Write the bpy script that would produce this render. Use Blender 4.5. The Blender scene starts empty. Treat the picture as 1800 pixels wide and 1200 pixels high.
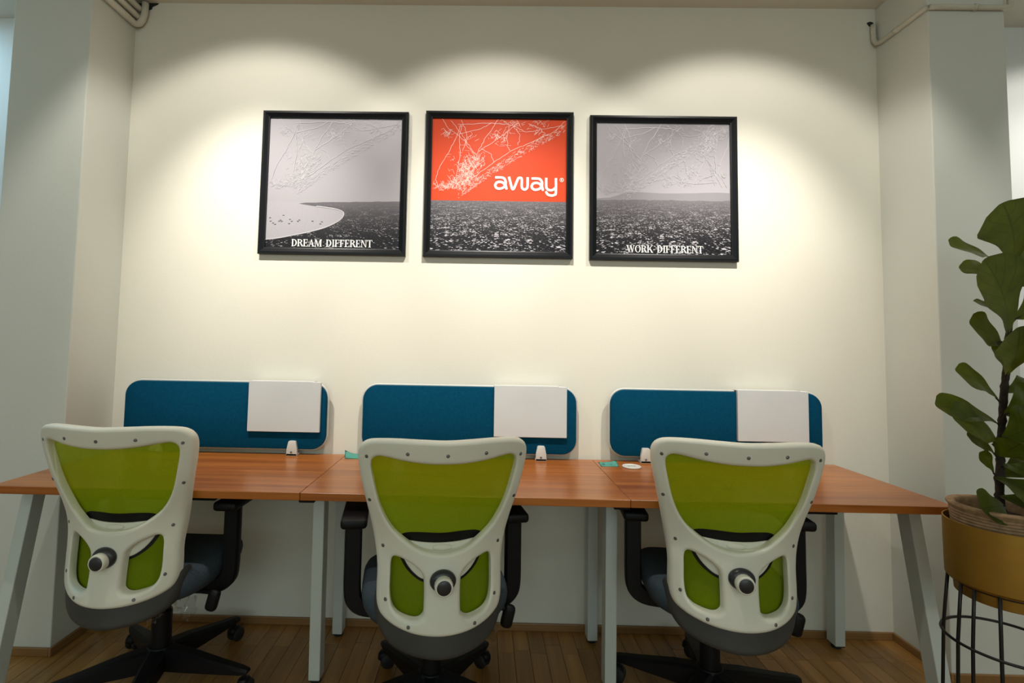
import bpy, bmesh, math, random
import numpy as np
from mathutils import Vector, Matrix
from mathutils.geometry import delaunay_2d_cdt
random.seed(7); rng = np.random.RandomState(11)
S = bpy.context.scene
COL = S.collection
R = math.radians

# ------------------------------------------------------------------ camera
def cam_matrix(rx, ry, rz):
    return (Matrix.Rotation(rz, 3, 'Z') @ Matrix.Rotation(rx, 3, 'X') @ Matrix.Rotation(ry, 3, 'Y'))
_M = cam_matrix(0.0611, -0.018, 0.0144)
cd = bpy.data.cameras.new('camera'); cam = bpy.data.objects.new('camera', cd); COL.objects.link(cam)
right, fwd, up = _M.col[0], _M.col[1], _M.col[2]
mw = Matrix.Identity(4)
for i in range(3):
    mw[i][0], mw[i][1], mw[i][2] = right[i], up[i], -fwd[i]
mw[0][3], mw[1][3], mw[2][3] = -0.0239, -2.3762, 1.2561
cam.matrix_world = mw
cd.sensor_width = 36.0; cd.sensor_fit = 'HORIZONTAL'
cd.lens = 913.04 / 1800 * 36
cd.shift_x = (900 - 833.55) / 1800; cd.shift_y = -(600 - 547.78) / 1800
cd.clip_start = 0.02
S.camera = cam

# ------------------------------------------------------------------ light levels
SPOT_W, CORE_W, PANEL_W, FILL_W, BAY_W = 36.0, 118.0, 4.6, 44.0, 18.0
SPOT_COL = (1.0, 0.955, 0.86); PANEL_COL = (0.80, 1.0, 0.95); FILL_COL = (0.78, 0.98, 0.97)
w = bpy.data.worlds.new('world'); S.world = w; w.use_nodes = True
w.node_tree.nodes['Background'].inputs[0].default_value = (0.8, 0.9, 1.0, 1)
w.node_tree.nodes['Background'].inputs[1].default_value = 0.3
S.view_settings.view_transform = 'Standard'; S.view_settings.look = 'None'
S.view_settings.gamma = 1.0; S.view_settings.use_curve_mapping = False
S.view_settings.exposure = 0.0

# ------------------------------------------------------------------ helpers
def mesh_from(bm, name):
    me = bpy.data.meshes.new(name); bm.normal_update(); bm.to_mesh(me); bm.free(); return me
def obj(name, bm, m, parent=None, smooth=False, loc=None, rot=None):
    me = bm if isinstance(bm, bpy.types.Mesh) else mesh_from(bm, name)
    o = bpy.data.objects.new(name, me); COL.objects.link(o)
    if m is not None and len(me.materials) == 0: me.materials.append(m)
    if smooth:
        me.polygons.foreach_set('use_smooth', [True] * len(me.polygons))
    if parent is not None: o.parent = parent
    if loc is not None: o.location = loc
    if rot is not None: o.rotation_euler = rot
    return o
def auto_smooth(o, ang=40):
    me = o.data
    me.polygons.foreach_set('use_smooth', [True] * len(me.polygons))
    bm = bmesh.new(); bm.from_mesh(me)
    for e in bm.edges:
        if len(e.link_faces) == 2 and e.calc_face_angle(0) > R(ang): e.smooth = False
        elif len(e.link_faces) != 2: e.smooth = False
    bm.to_mesh(me); bm.free()
    return o
def thing(name, label, cat, loc=(0, 0, 0), rotz=0, group=None):
    o = bpy.data.objects.new(name, None); COL.objects.link(o)
    o.empty_display_size = 0.05
    o.location = loc; o.rotation_euler = (0, 0, rotz)
    return tag(o, label, cat, group)
def tag(o, label, cat, group=None):
    o['label'] = label; o['category'] = cat
    if group: o['group'] = group
    return o
def struct(name, bm, m, parent=None, smooth=False):
    o = obj(name, bm, m, parent, smooth)
    if parent is None: o['kind'] = 'structure'
    return o
def copy_tree(o, parent=None):
    c = o.copy(); COL.objects.link(c); c.parent = parent
    for ch in list(o.children): copy_tree(ch, c)
    return c
def B(): return bmesh.new()
def box(bm, lo, hi, bev=0.0, seg=2, mat=None):
    g = bmesh.ops.create_cube(bm, size=1.0)
    vs = g['verts']
    for v in vs:
        v.co = Vector([lo[i] + (v.co[i] + 0.5) * (hi[i] - lo[i]) for i in range(3)])
    if bev > 0:
        es = list({e for v in vs for e in v.link_edges})
        r = bmesh.ops.bevel(bm, geom=es, offset=bev, segments=seg, profile=0.5, affect='EDGES')
        vs = list({v for f in r['faces'] for v in f.verts} | {v for v in vs if v.is_valid})
    if mat is not None:
        for v in vs: v.co = mat @ v.co
    return vs
def cyl(bm, p0, p1, r0, r1=None, n=20, caps=True):
    p0 = Vector(p0); p1 = Vector(p1); r1 = r0 if r1 is None else r1
    d = (p1 - p0).normalized()
    a = d.orthogonal().normalized(); b = d.cross(a)
    c0 = [bm.verts.new(p0 + (a * math.cos(t) + b * math.sin(t)) * r0) for t in [2 * math.pi * i / n for i in range(n)]]
    c1 = [bm.verts.new(p1 + (a * math.cos(t) + b * math.sin(t)) * r1) for t in [2 * math.pi * i / n for i in range(n)]]
    for i in range(n): bm.faces.new((c0[i], c0[(i + 1) % n], c1[(i + 1) % n], c1[i]))
    if caps: bm.faces.new(c0[::-1]); bm.faces.new(c1)
def lathe(bm, prof, n=48, origin=(0, 0, 0), axis='Z'):
    ox, oy, oz = origin; rings = []
    for (r, z) in prof:
        ring = []
        for i in range(n):
            t = 2 * math.pi * i / n
            x, y = r * math.cos(t), r * math.sin(t)
            co = (ox + x, oy + y, oz + z) if axis == 'Z' else (ox + x, oy - z, oz + y)
            ring.append(bm.verts.new(co))
        rings.append(ring)
    for a, b in zip(rings[:-1], rings[1:]):
        for i in range(n):
            bm.faces.new((a[i], a[(i + 1) % n], b[(i + 1) % n], b[i]))
    if prof[0][0] > 1e-6: bm.faces.new(rings[0][::-1])
    if prof[-1][0] > 1e-6: bm.faces.new(rings[-1])
    bmesh.ops.remove_doubles(bm, verts=bm.verts[:], dist=1e-6)
def tube(bm, pts, r, n=12, closed=False, sect=None):
    pts = [Vector(p) for p in pts]; N = len(pts); rings = []
    upv = Vector((0, 0, 1)); prev = None
    for i, p in enumerate(pts):
        if closed: d = pts[(i + 1) % N] - pts[i - 1]
        else: d = pts[min(i + 1, N - 1)] - pts[max(i - 1, 0)]
        d.normalize()
        if prev is None:
            a = d.cross(upv)
            if a.length < 1e-3: a = d.cross(Vector((0, 1, 0)))
        else: a = prev - d * prev.dot(d)
        a.normalize(); b = d.cross(a); prev = a
        rr = r[i] if isinstance(r, (list, tuple)) else r
        if sect is None:
            ring = [bm.verts.new(p + (a * math.cos(t) + b * math.sin(t)) * rr) for t in [2 * math.pi * k / n for k in range(n)]]
        else:
            ring = [bm.verts.new(p + a * u * rr + b * v * rr) for u, v in sect]
        rings.append(ring)
    m = len(rings[0])
    L = N if closed else N - 1
    for i in range(L):
        A, C = rings[i], rings[(i + 1) % N]
        for k in range(m): bm.faces.new((A[k], A[(k + 1) % m], C[(k + 1) % m], C[k]))
    if not closed: bm.faces.new(rings[0][::-1]); bm.faces.new(rings[-1])
def smooth_path(pts, k=6):
    out = []; P = [Vector(p) for p in pts]
    for i in range(len(P) - 1):
        p0 = P[max(i - 1, 0)]; p1 = P[i]; p2 = P[i + 1]; p3 = P[min(i + 2, len(P) - 1)]
        for j in range(k):
            t = j / k
            out.append(0.5 * ((2 * p1) + (p2 - p0) * t + (2 * p0 - 5 * p1 + 4 * p2 - p3) * t * t + (3 * p1 - p0 - 3 * p2 + p3) * t ** 3))
    out.append(P[-1]); return out

def inside(Q, P):
    Q = np.asarray(Q); x, y = Q[:, 0], Q[:, 1]; r = np.zeros(len(Q), bool)
    for (x0, y0), (x1, y1) in zip(P, P[1:] + P[:1]):
        c = ((y0 > y) != (y1 > y)) & (x < (x1 - x0) * (y - y0) / ((y1 - y0) if y1 != y0 else 1e-12) + x0)
        r ^= c
    return r
# ------------------------------------------------------------------ materials
def nodes_of(name):
    m = bpy.data.materials.new(name); m.use_nodes = True
    nt = m.node_tree; return m, nt, nt.nodes['Principled BSDF']
def N(nt, typ, **kw):
    n = nt.nodes.new(typ)
    for k, v in kw.items(): setattr(n, k, v)
    return n
def setin(n, **kw):
    for k, v in kw.items():
        n.inputs[k.replace('_', ' ')].default_value = v
def mth(nt, op, a, b=None, c=None, clamp=False):
    n = N(nt, 'ShaderNodeMath', operation=op); n.use_clamp = clamp
    for i, v in enumerate((a, b, c)):
        if v is None: continue
        if isinstance(v, (int, float)): n.inputs[i].default_value = v
        else: nt.links.new(v, n.inputs[i])
    return n.outputs[0]
def ramp(nt, fac, stops, interp='LINEAR'):
    n = N(nt, 'ShaderNodeValToRGB'); n.color_ramp.interpolation = interp
    el = n.color_ramp.elements
    while len(el) < len(stops): el.new(0.5)
    for e, (p, c) in zip(el, stops): e.position = p; e.color = (*c, 1)
    nt.links.new(fac, n.inputs[0]); return n.outputs[0]
def mixc(nt, fac, a, b, blend='MIX'):
    n = N(nt, 'ShaderNodeMix', data_type='RGBA', blend_type=blend)
    for idx, v in ((0, fac), (6, a), (7, b)):
        if isinstance(v, (int, float)): n.inputs[idx].default_value = v
        elif isinstance(v, tuple): n.inputs[idx].default_value = (*v, 1)
        else: nt.links.new(v, n.inputs[idx])
    return n.outputs[2]
def plain(name, col, rough=0.5, metal=0.0, var=0.06, scale=8.0, bump=0.0, bscale=200.0, spec=0.5):
    m, nt, p = nodes_of(name)
    tc = N(nt, 'ShaderNodeTexCoord'); no = N(nt, 'ShaderNodeTexNoise')
    no.inputs['Scale'].default_value = scale; no.inputs['Detail'].default_value = 4
    nt.links.new(tc.outputs['Object'], no.inputs['Vector'])
    lo = tuple(max(0, c * (1 - var)) for c in col); hi = tuple(min(1, c * (1 + var)) for c in col)
    nt.links.new(ramp(nt, no.outputs['Fac'], [(0.3, lo), (0.7, hi)]), p.inputs['Base Color'])
    setin(p, Roughness=rough, Metallic=metal); p.inputs['Specular IOR Level'].default_value = spec
    if bump > 0:
        n2 = N(nt, 'ShaderNodeTexNoise'); n2.inputs['Scale'].default_value = bscale; n2.inputs['Detail'].default_value = 3
        nt.links.new(tc.outputs['Object'], n2.inputs['Vector'])
        b = N(nt, 'ShaderNodeBump'); b.inputs['Strength'].default_value = bump; b.inputs['Distance'].default_value = 0.004
        nt.links.new(n2.outputs['Fac'], b.inputs['Height']); nt.links.new(b.outputs[0], p.inputs['Normal'])
    return m
def wood(name, c1, c2, axis, rough, scale=1.0, rand=0.0, coat=0.0):
    m, nt, p = nodes_of(name)
    tc = N(nt, 'ShaderNodeTexCoord'); mp = N(nt, 'ShaderNodeMapping')
    sc = [26 * scale, 26 * scale, 26 * scale]; sc[axis] = 1.1 * scale
    mp.inputs['Scale'].default_value = sc
    oi = N(nt, 'ShaderNodeObjectInfo')
    vm = N(nt, 'ShaderNodeVectorMath', operation='ADD')
    cx = N(nt, 'ShaderNodeCombineXYZ')
    nt.links.new(mth(nt, 'MULTIPLY', oi.outputs['Random'], 37.0), cx.inputs[0]); nt.links.new(mth(nt, 'MULTIPLY', oi.outputs['Random'], 91.0), cx.inputs[1])
    nt.links.new(tc.outputs['Object'], vm.inputs[0]); nt.links.new(cx.outputs[0], vm.inputs[1])
    nt.links.new(vm.outputs[0], mp.inputs['Vector'])
    no = N(nt, 'ShaderNodeTexNoise'); setin(no, Scale=1.0, Detail=6.0, Roughness=0.6, Distortion=0.5)
    nt.links.new(mp.outputs[0], no.inputs['Vector'])
    base = ramp(nt, no.outputs['Fac'], [(0.28, c1), (0.72, c2)])
    if rand > 0:
        f = mth(nt, 'ADD', mth(nt, 'MULTIPLY', oi.outputs['Random'], 2 * rand), 1 - rand)
        cb = N(nt, 'ShaderNodeCombineColor')
        for i in range(3): nt.links.new(f, cb.inputs[i])
        base = mixc(nt, 1.0, base, cb.outputs[0], 'MULTIPLY')
    nt.links.new(base, p.inputs['Base Color']); setin(p, Roughness=rough)
    if coat: p.inputs['Coat Weight'].default_value = coat; p.inputs['Coat Roughness'].default_value = 0.15
    b = N(nt, 'ShaderNodeBump'); b.inputs['Strength'].default_value = 0.05; b.inputs['Distance'].default_value = 0.002
    nt.links.new(no.outputs['Fac'], b.inputs['Height']); nt.links.new(b.outputs[0], p.inputs['Normal'])
    return m

M = {}
M['wall'] = plain('wall_paint', (0.80, 0.765, 0.67), 0.6, var=0.02, scale=1.5, bump=0.08, bscale=90)
M['pier'] = plain('wall_paint_dimmed', (0.72, 0.735, 0.68), 0.6, var=0.02, scale=1.5, bump=0.08, bscale=90)  # wall paint with the piers' dimmer, cooler light put into its colour
M['ceiling'] = plain('ceiling_paint', (0.74, 0.71, 0.62), 0.7, var=0.02, scale=2)
M['bay'] = plain('bay_paint', (0.82, 0.83, 0.82), 0.6, var=0.02, scale=2)
M['pipe'] = plain('pipe_paint', (0.66, 0.63, 0.53), 0.45, var=0.06, scale=12)
M['dark_gap'] = plain('dark_gap', (0.02, 0.018, 0.015), 0.9)
M['desk'] = wood('cherry_laminate', (0.26, 0.066, 0.010), (0.56, 0.19, 0.036), 0, 0.28, scale=1.0)
M['plank'] = wood('oak_plank', (0.26, 0.115, 0.024), (0.48, 0.245, 0.066), 1, 0.32, scale=1.0, rand=0.16)
M['base_wood'] = wood('baseboard_wood', (0.22, 0.11, 0.035), (0.36, 0.19, 0.07), 0, 0.4)
M['base_wood_y'] = wood('baseboard_wood_y', (0.22, 0.11, 0.035), (0.36, 0.19, 0.07), 1, 0.4)
M['steel_white'] = plain('powder_coat_white', (0.62, 0.66, 0.62), 0.42, var=0.03)
M['black'] = plain('black_plastic', (0.005, 0.005, 0.006), 0.5, var=0.1, spec=0.25)
M['rubber'] = plain('black_rubber', (0.015, 0.015, 0.015), 0.7)
M['screen'] = plain('teal_fabric', (0.001, 0.060, 0.125), 0.9, var=0.12, scale=120, bump=0.25, bscale=500, spec=0.08)
M['trim'] = plain('screen_trim', (0.62, 0.62, 0.58), 0.4, var=0.03)
M['board'] = plain('white_board', (0.68, 0.69, 0.70), 0.45, var=0.02)
M['white_plastic'] = plain('white_plastic', (0.84, 0.82, 0.71), 0.45, var=0.02, bump=0.06, bscale=300)
M['clip'] = plain('clip_plastic', (0.70, 0.68, 0.64), 0.4, var=0.02)
M['grey_plastic'] = plain('grey_plastic', (0.055, 0.055, 0.052), 0.55, var=0.05, bump=0.05, bscale=300)
M['knob_dark'] = plain('dark_knob', (0.03, 0.03, 0.036), 0.32, var=0.05)
M['seat'] = plain('seat_fabric', (0.055, 0.075, 0.095), 0.9, var=0.15, scale=150, bump=0.3, bscale=600, spec=0.2)
M['bolt'] = plain('bolt_steel', (0.28, 0.30, 0.34), 0.3, 0.9)
M['frame'] = plain('frame_black', (0.005, 0.006, 0.008), 0.35, var=0.1, spec=0.22)
M['teal_note'] = plain('teal_paper', (0.20, 0.68, 0.58), 0.8, var=0.03)
M['ink'] = plain('ink', (0.02, 0.04, 0.06), 0.7)
M['ink_grey'] = plain('ink_grey', (0.2, 0.2, 0.2), 0.7)
M['coaster'] = plain('coaster_white', (0.78, 0.77, 0.72), 0.45, var=0.02)
M['brass'] = plain('brass', (0.42, 0.235, 0.040), 0.5, 0.8, var=0.12, scale=5)
M['wire'] = plain('wire_black', (0.008, 0.008, 0.009), 0.4)
M['rope'] = plain('rope_fibre', (0.34, 0.21, 0.11), 0.85, var=0.25, scale=60, bump=0.4, bscale=250)
M['soil'] = plain('soil', (0.02, 0.014, 0.009), 0.95, var=0.4, scale=60, bump=0.8, bscale=80)
M['bark'] = plain('bark', (0.030, 0.020, 0.014), 0.9, var=0.4, scale=40, bump=0.8, bscale=120)
M['aluminium'] = plain('added_window_aluminium', (0.5, 0.5, 0.5), 0.4, 0.6)

def glow(name, col, s):
    m, nt, p = nodes_of(name)
    p.inputs['Emission Color'].default_value = (*col, 1); p.inputs['Emission Strength'].default_value = s
    setin(p, Roughness=0.4); p.inputs['Base Color'].default_value = (0.8, 0.8, 0.8, 1)
    return m
def mesh_fabric():
    m, nt, p = nodes_of('green_mesh')
    tc = N(nt, 'ShaderNodeTexCoord')
    wv = N(nt, 'ShaderNodeTexWave', bands_direction='Z'); setin(wv, Scale=95.0, Distortion=0.6); wv.inputs['Detail'].default_value = 1
    nt.links.new(tc.outputs['Object'], wv.inputs['Vector'])
    no = N(nt, 'ShaderNodeTexNoise'); setin(no, Scale=300.0, Detail=2.0)
    nt.links.new(tc.outputs['Object'], no.inputs['Vector'])
    f = mth(nt, 'MULTIPLY_ADD', wv.outputs['Fac'], 0.4, mth(nt, 'MULTIPLY', no.outputs['Fac'], 0.6))
    nt.links.new(ramp(nt, f, [(0.2, (0.20, 0.285, 0.001)), (0.8, (0.33, 0.44, 0.002))]), p.inputs['Base Color'])
    setin(p, Roughness=0.75); p.inputs['Specular IOR Level'].default_value = 0.2
    tl = N(nt, 'ShaderNodeBsdfTranslucent'); tl.inputs[0].default_value = (0.32, 0.42, 0.002, 1)
    mx0 = N(nt, 'ShaderNodeMixShader'); mx0.inputs[0].default_value = 0.35
    nt.links.new(p.outputs[0], mx0.inputs[1]); nt.links.new(tl.outputs[0], mx0.inputs[2])
    tr = N(nt, 'ShaderNodeBsdfTransparent'); tr.inputs[0].default_value = (0.80, 0.86, 0.30, 1)
    mx = N(nt, 'ShaderNodeMixShader'); mx.inputs[0].default_value = 0.15
    nt.links.new(mx0.outputs[0], mx.inputs[1]); nt.links.new(tr.outputs[0], mx.inputs[2])
    nt.links.new(mx.outputs[0], nt.nodes['Material Output'].inputs['Surface'])
    return m
M['mesh'] = mesh_fabric()
def film():
    m, nt, p = nodes_of('clear_film')
    g = N(nt, 'ShaderNodeBsdfGlossy'); g.inputs['Roughness'].default_value = 0.12; g.inputs[0].default_value = (0.9, 0.9, 0.9, 1)
    tr = N(nt, 'ShaderNodeBsdfTransparent'); tr.inputs[0].default_value = (0.93, 0.93, 0.92, 1)
    mx = N(nt, 'ShaderNodeMixShader'); mx.inputs[0].default_value = 0.12
    nt.links.new(tr.outputs[0], mx.inputs[1]); nt.links.new(g.outputs[0], mx.inputs[2])
    nt.links.new(mx.outputs[0], nt.nodes['Material Output'].inputs['Surface'])
    return m
M['film'] = film()
def leaf_mat():
    m, nt, p = nodes_of('leaf_green')
    uv = N(nt, 'ShaderNodeUVMap'); uv.uv_map = 'UV'; sp = N(nt, 'ShaderNodeSeparateXYZ')
    nt.links.new(uv.outputs[0], sp.inputs[0])
    au = mth(nt, 'ABSOLUTE', mth(nt, 'SUBTRACT', sp.outputs[0], 0.5))
    mid = mth(nt, 'LESS_THAN', au, 0.016)
    k = mth(nt, 'FRACT', mth(nt, 'MULTIPLY', mth(nt, 'SUBTRACT', sp.outputs[1], mth(nt, 'MULTIPLY', au, 0.75)), 6.5))
    vein = mth(nt, 'LESS_THAN', k, 0.10)
    v = mth(nt, 'MAXIMUM', mid, mth(nt, 'MULTIPLY', vein, 0.7))
    no = N(nt, 'ShaderNodeTexNoise'); setin(no, Scale=25.0, Detail=3.0)
    tc = N(nt, 'ShaderNodeTexCoord'); nt.links.new(tc.outputs['Object'], no.inputs['Vector'])
    base = ramp(nt, no.outputs['Fac'], [(0.3, (0.036, 0.056, 0.003)), (0.7, (0.078, 0.105, 0.006))])
    c = mixc(nt, v, base, (0.020, 0.032, 0.003))
    nt.links.new(c, p.inputs['Base Color']); setin(p, Roughness=0.42)
    b = N(nt, 'ShaderNodeBump'); b.inputs['Strength'].default_value = 0.5; b.inputs['Distance'].default_value = 0.002; b.invert = True
    nt.links.new(v, b.inputs['Height']); nt.links.new(b.outputs[0], p.inputs['Normal'])
    tl = N(nt, 'ShaderNodeBsdfTranslucent'); tl.inputs[0].default_value = (0.14, 0.18, 0.006, 1)
    mx = N(nt, 'ShaderNodeMixShader'); mx.inputs[0].default_value = 0.3
    nt.links.new(p.outputs[0], mx.inputs[1]); nt.links.new(tl.outputs[0], mx.inputs[2])
    nt.links.new(mx.outputs[0], nt.nodes['Material Output'].inputs['Surface'])
    return m
M['leaf'] = leaf_mat()

# printed pictures (flat print: colour follows the picture's own coordinates)
def print_mat(name, fn, rough=0.55):
    m, nt, p = nodes_of(name)
    uv = N(nt, 'ShaderNodeUVMap'); uv.uv_map = 'UV'; sp = N(nt, 'ShaderNodeSeparateXYZ')
    nt.links.new(uv.outputs[0], sp.inputs[0])
    c = fn(nt, sp.outputs[0], sp.outputs[1])
    nt.links.new(c, p.inputs['Base Color']); setin(p, Roughness=rough); p.inputs['Specular IOR Level'].default_value = 0.2
    return m
def city_fn(h, haze, dark, bright, dens):
    def fn(nt, u, v):
        dep = mth(nt, 'DIVIDE', 0.30, mth(nt, 'MAXIMUM', mth(nt, 'SUBTRACT', h + 0.10, v), 0.02))
        cx = N(nt, 'ShaderNodeCombineXYZ')
        nt.links.new(mth(nt, 'MULTIPLY', mth(nt, 'SUBTRACT', u, 0.5), mth(nt, 'MULTIPLY', dep, 60.0)), cx.inputs[0])
        nt.links.new(mth(nt, 'MULTIPLY', dep, 85.0), cx.inputs[1])
        def layer(scale, thr, lo, hi):
            vo = N(nt, 'ShaderNodeTexVoronoi', distance='CHEBYCHEV'); setin(vo, Scale=scale)
            nt.links.new(cx.outputs[0], vo.inputs['Vector'])
            sc = N(nt, 'ShaderNodeSeparateColor'); nt.links.new(vo.outputs['Color'], sc.inputs[0])
            on = mth(nt, 'GREATER_THAN', mth(nt, 'ADD', sc.outputs[0], bias), thr)
            shp = mth(nt, 'LESS_THAN', vo.outputs['Distance'], mth(nt, 'MULTIPLY_ADD', sc.outputs[1], hi - lo, lo))
            return mth(nt, 'MULTIPLY', mth(nt, 'MULTIPLY', on, shp), mth(nt, 'MULTIPLY_ADD', sc.outputs[2], 0.75, 0.25))
        no = N(nt, 'ShaderNodeTexNoise'); setin(no, Scale=0.11, Detail=5.0, Roughness=0.7)
        nt.links.new(cx.outputs[0], no.inputs['Vector'])
        bias = mth(nt, 'MULTIPLY', mth(nt, 'SUBTRACT', no.outputs['Fac'], 0.5), 3.4)
        n3 = N(nt, 'ShaderNodeTexNoise'); setin(n3, Scale=1.3, Detail=6.0, Roughness=0.75)
        nt.links.new(cx.outputs[0], n3.inputs['Vector'])
        val = mth(nt, 'MAXIMUM', layer(0.55, dens + 0.22, 0.10, 0.42), layer(1.25, dens, 0.10, 0.50))
        val = mth(nt, 'ADD', val, mth(nt, 'MULTIPLY', mth(nt, 'MAXIMUM', mth(nt, 'SUBTRACT', n3.outputs['Fac'], 0.57), 0.0), 3.2), clamp=True)
        c = mixc(nt, val, dark, bright)
        hz = mth(nt, 'POWER', mth(nt, 'DIVIDE', v, h, clamp=True), 2.5)
        return mixc(nt, mth(nt, 'MULTIPLY', hz, 0.7), c, haze)
    return fn
def sky_fn(top, low, h):
    def fn(nt, u, v):
        f = mth(nt, 'DIVIDE', mth(nt, 'SUBTRACT', v, h), 1 - h, clamp=True)
        no = N(nt, 'ShaderNodeTexNoise'); setin(no, Scale=3.0, Detail=4.0)
        cx = N(nt, 'ShaderNodeCombineXYZ'); nt.links.new(u, cx.inputs[0]); nt.links.new(v, cx.inputs[1])
        nt.links.new(cx.outputs[0], no.inputs['Vector'])
        f2 = mth(nt, 'ADD', f, mth(nt, 'MULTIPLY', mth(nt, 'SUBTRACT', no.outputs['Fac'], 0.5), 0.3), clamp=True)
        return mixc(nt, f2, low, top)
    return fn
def sea_fn(nt, u, v):
    no = N(nt, 'ShaderNodeTexNoise'); setin(no, Scale=120.0, Detail=3.0)
    cx = N(nt, 'ShaderNodeCombineXYZ'); nt.links.new(u, cx.inputs[0]); nt.links.new(mth(nt, 'MULTIPLY', v, 3.0), cx.inputs[1])
    nt.links.new(cx.outputs[0], no.inputs['Vector'])
    return ramp(nt, no.outputs['Fac'], [(0.3, (0.33, 0.31, 0.34)), (0.7, (0.43, 0.405, 0.44))])
HAZE = (0.20, 0.185, 0.205)
M['city1'] = print_mat('print_city_bay', city_fn(0.36, HAZE, (0.008, 0.008, 0.011), (0.42, 0.40, 0.43), 0.75))
M['city2'] = print_mat('print_city_centre', city_fn(0.39, (0.17, 0.16, 0.18), (0.008, 0.008, 0.011), (0.72, 0.68, 0.74), 0.55))
M['city3'] = print_mat('print_city_hills', city_fn(0.40, (0.22, 0.20, 0.225), (0.006, 0.006, 0.009), (0.80, 0.76, 0.82), 0.58))
M['sky1'] = print_mat('print_sky_bay', sky_fn((0.43, 0.405, 0.44), (0.36, 0.34, 0.37), 0.3))
M['sky3'] = print_mat('print_sky_hills', sky_fn((0.31, 0.29, 0.32), (0.42, 0.395, 0.43), 0.4))
M['sea'] = print_mat('print_sea', sea_fn)
M['hill'] = plain('print_hill', (0.255, 0.24, 0.265), 0.55, var=0.05)
M['orange'] = plain('print_orange', (0.60, 0.055, 0.012), 0.55, var=0.02, spec=0.2)
M['map_white'] = plain('print_map_line', (0.78, 0.50, 0.44), 0.5, var=0.1, scale=30)
M['map_faint'] = plain('print_map_faint', (0.52, 0.495, 0.525), 0.35, var=0.05)
M['print_white'] = plain('print_white', (0.92, 0.90, 0.88), 0.35, var=0.01)
M['boat'] = plain('print_boat', (0.10, 0.09, 0.11), 0.4)

# ------------------------------------------------------------------ the room
XL, XR, ZC = -1.7025, 1.8004, 2.8586
PL, PR = -2.035, 2.112              # far sides of the two piers
DL, DR = -0.273, -0.282             # faces of the two piers
RX, RY = 4.3, -6.2                  # outer walls of the room
bm = B(); box(bm, (-RX - .1, RY - .1, -0.12), (RX + .1, 0.35, -0.012)); floor = struct('floor', bm, M['plank'])
# floorboards one by one near the desks
PW = 0.066; x = -2.64; unit = {}
def plank_mesh(L):
    if L not in unit:
        b = B(); box(b, (0.0006, 0.0006, -0.012), (PW - 0.0006, L - 0.0006, 0.0), 0.0008, 1); unit[L] = mesh_from(b, 'plank'); unit[L].materials.append(M['plank'])
    return unit[L]
ci = 0
def inside_solid(xa, xb, ya, yb):
    for (sx0, sx1, sy) in ((PL, XL, DL), (XR, PR, DR)):
        if xa > sx0 - 0.01 and xb < sx1 + 0.01 and ya > sy: return True
    return False
while x < 2.6:
    y = 0.128 - (0.0 if ci % 2 else 0.22) - random.random() * 0.08
    first = True
    yy = 0.128
    L0 = yy - y if yy - y > 0.1 else 0.3
    L0 = round(L0, 2)
    segs = [L0, 0.46, 0.46]
    for L in segs:
        if yy < -1.0: break
        yy -= L
        if inside_solid(x, x + PW, yy, yy + L): continue
        o = bpy.data.objects.new('plank', plank_mesh(L)); COL.objects.link(o); o.parent = floor; o.location = (x, yy, 0)
    x += PW; ci += 1
bm = B(); box(bm, (-RX - .1, RY - .1, ZC), (RX + .1, 0.35, ZC + .12)); struct('ceiling', bm, M['ceiling'])
bm = B(); box(bm, (XL, 0, -0.012), (XR, 0.3, ZC)); struct('wall_back', bm, M['wall'])
bm = B(); box(bm, (PL, DL, -0.012), (XL, 0.3, ZC), 0.004, 2); struct('wall_left', bm, M['pier'])
bm = B(); box(bm, (XR, DR, -0.012), (PR, 0.3, ZC), 0.004, 2); struct('wall_right', bm, M['pier'])
bm = B(); box(bm, (-RX - .1, 0.129, -0.012), (PL, 0.3, ZC)); struct('wall_bay_left', bm, M['bay'])
bm = B(); box(bm, (PR, 0.129, -0.012), (RX + .1, 0.3, ZC)); struct('wall_bay_right', bm, M['bay'])
bm = B(); box(bm, (RX, RY - .1, -0.012), (RX + .1, 0.129, ZC)); struct('wall_far_right', bm, M['bay'])
# wall behind the viewer with an unseen wide window added to light the fronts of things; plain wall far left
WX0, WX1, WZ0, WZ1 = -2.6, 2.6, 1.35, 2.60
bm = B()
box(bm, (-RX - .1, RY - .1, -0.012), (WX0, RY, ZC)); box(bm, (WX1, RY - .1, -0.012), (RX, RY, ZC))
box(bm, (WX0, RY - .1, -0.012), (WX1, RY, WZ0)); box(bm, (WX0, RY - .1, WZ1), (WX1, RY, ZC))
struct('wall_behind', bm, M['bay'])
bm = B(); box(bm, (-RX - .1, RY, -0.012), (-RX, 0.129, ZC)); struct('wall_far_left', bm, M['bay'])
bm = B(); WM = (WX0 + WX1) / 2
for xa in (WX0, WM - .025, WX1 - .05): box(bm, (xa, RY - .08, WZ0), (xa + .05, RY - .02, WZ1), 0.004, 1)
for za in (WZ0, WZ1 - .05): box(bm, (WX0 + .05, RY - .08, za), (WX1 - .05, RY - .02, za + .05), 0.004, 1)
win = struct('added_window_1', bm, M['aluminium'])
for xa in (WX0 + .05, WM + .025):
    bm = B(); box(bm, (xa, RY - .052, WZ0 + .05), (xa + (WX1 - WX0) / 2 - .075, RY - .046, WZ1 - .05))
    g, nt, p = nodes_of('added_window_glass'); p.inputs['Transmission Weight'].default_value = 1; setin(p, Roughness=0.0, IOR=1.02)
    obj('pane', bm, g, win)
la = bpy.data.lights.new('front_fill', 'AREA'); la.shape = 'RECTANGLE'; la.size = WX1 - WX0; la.size_y = WZ1 - WZ0
la.energy = FILL_W; la.color = FILL_COL
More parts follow.
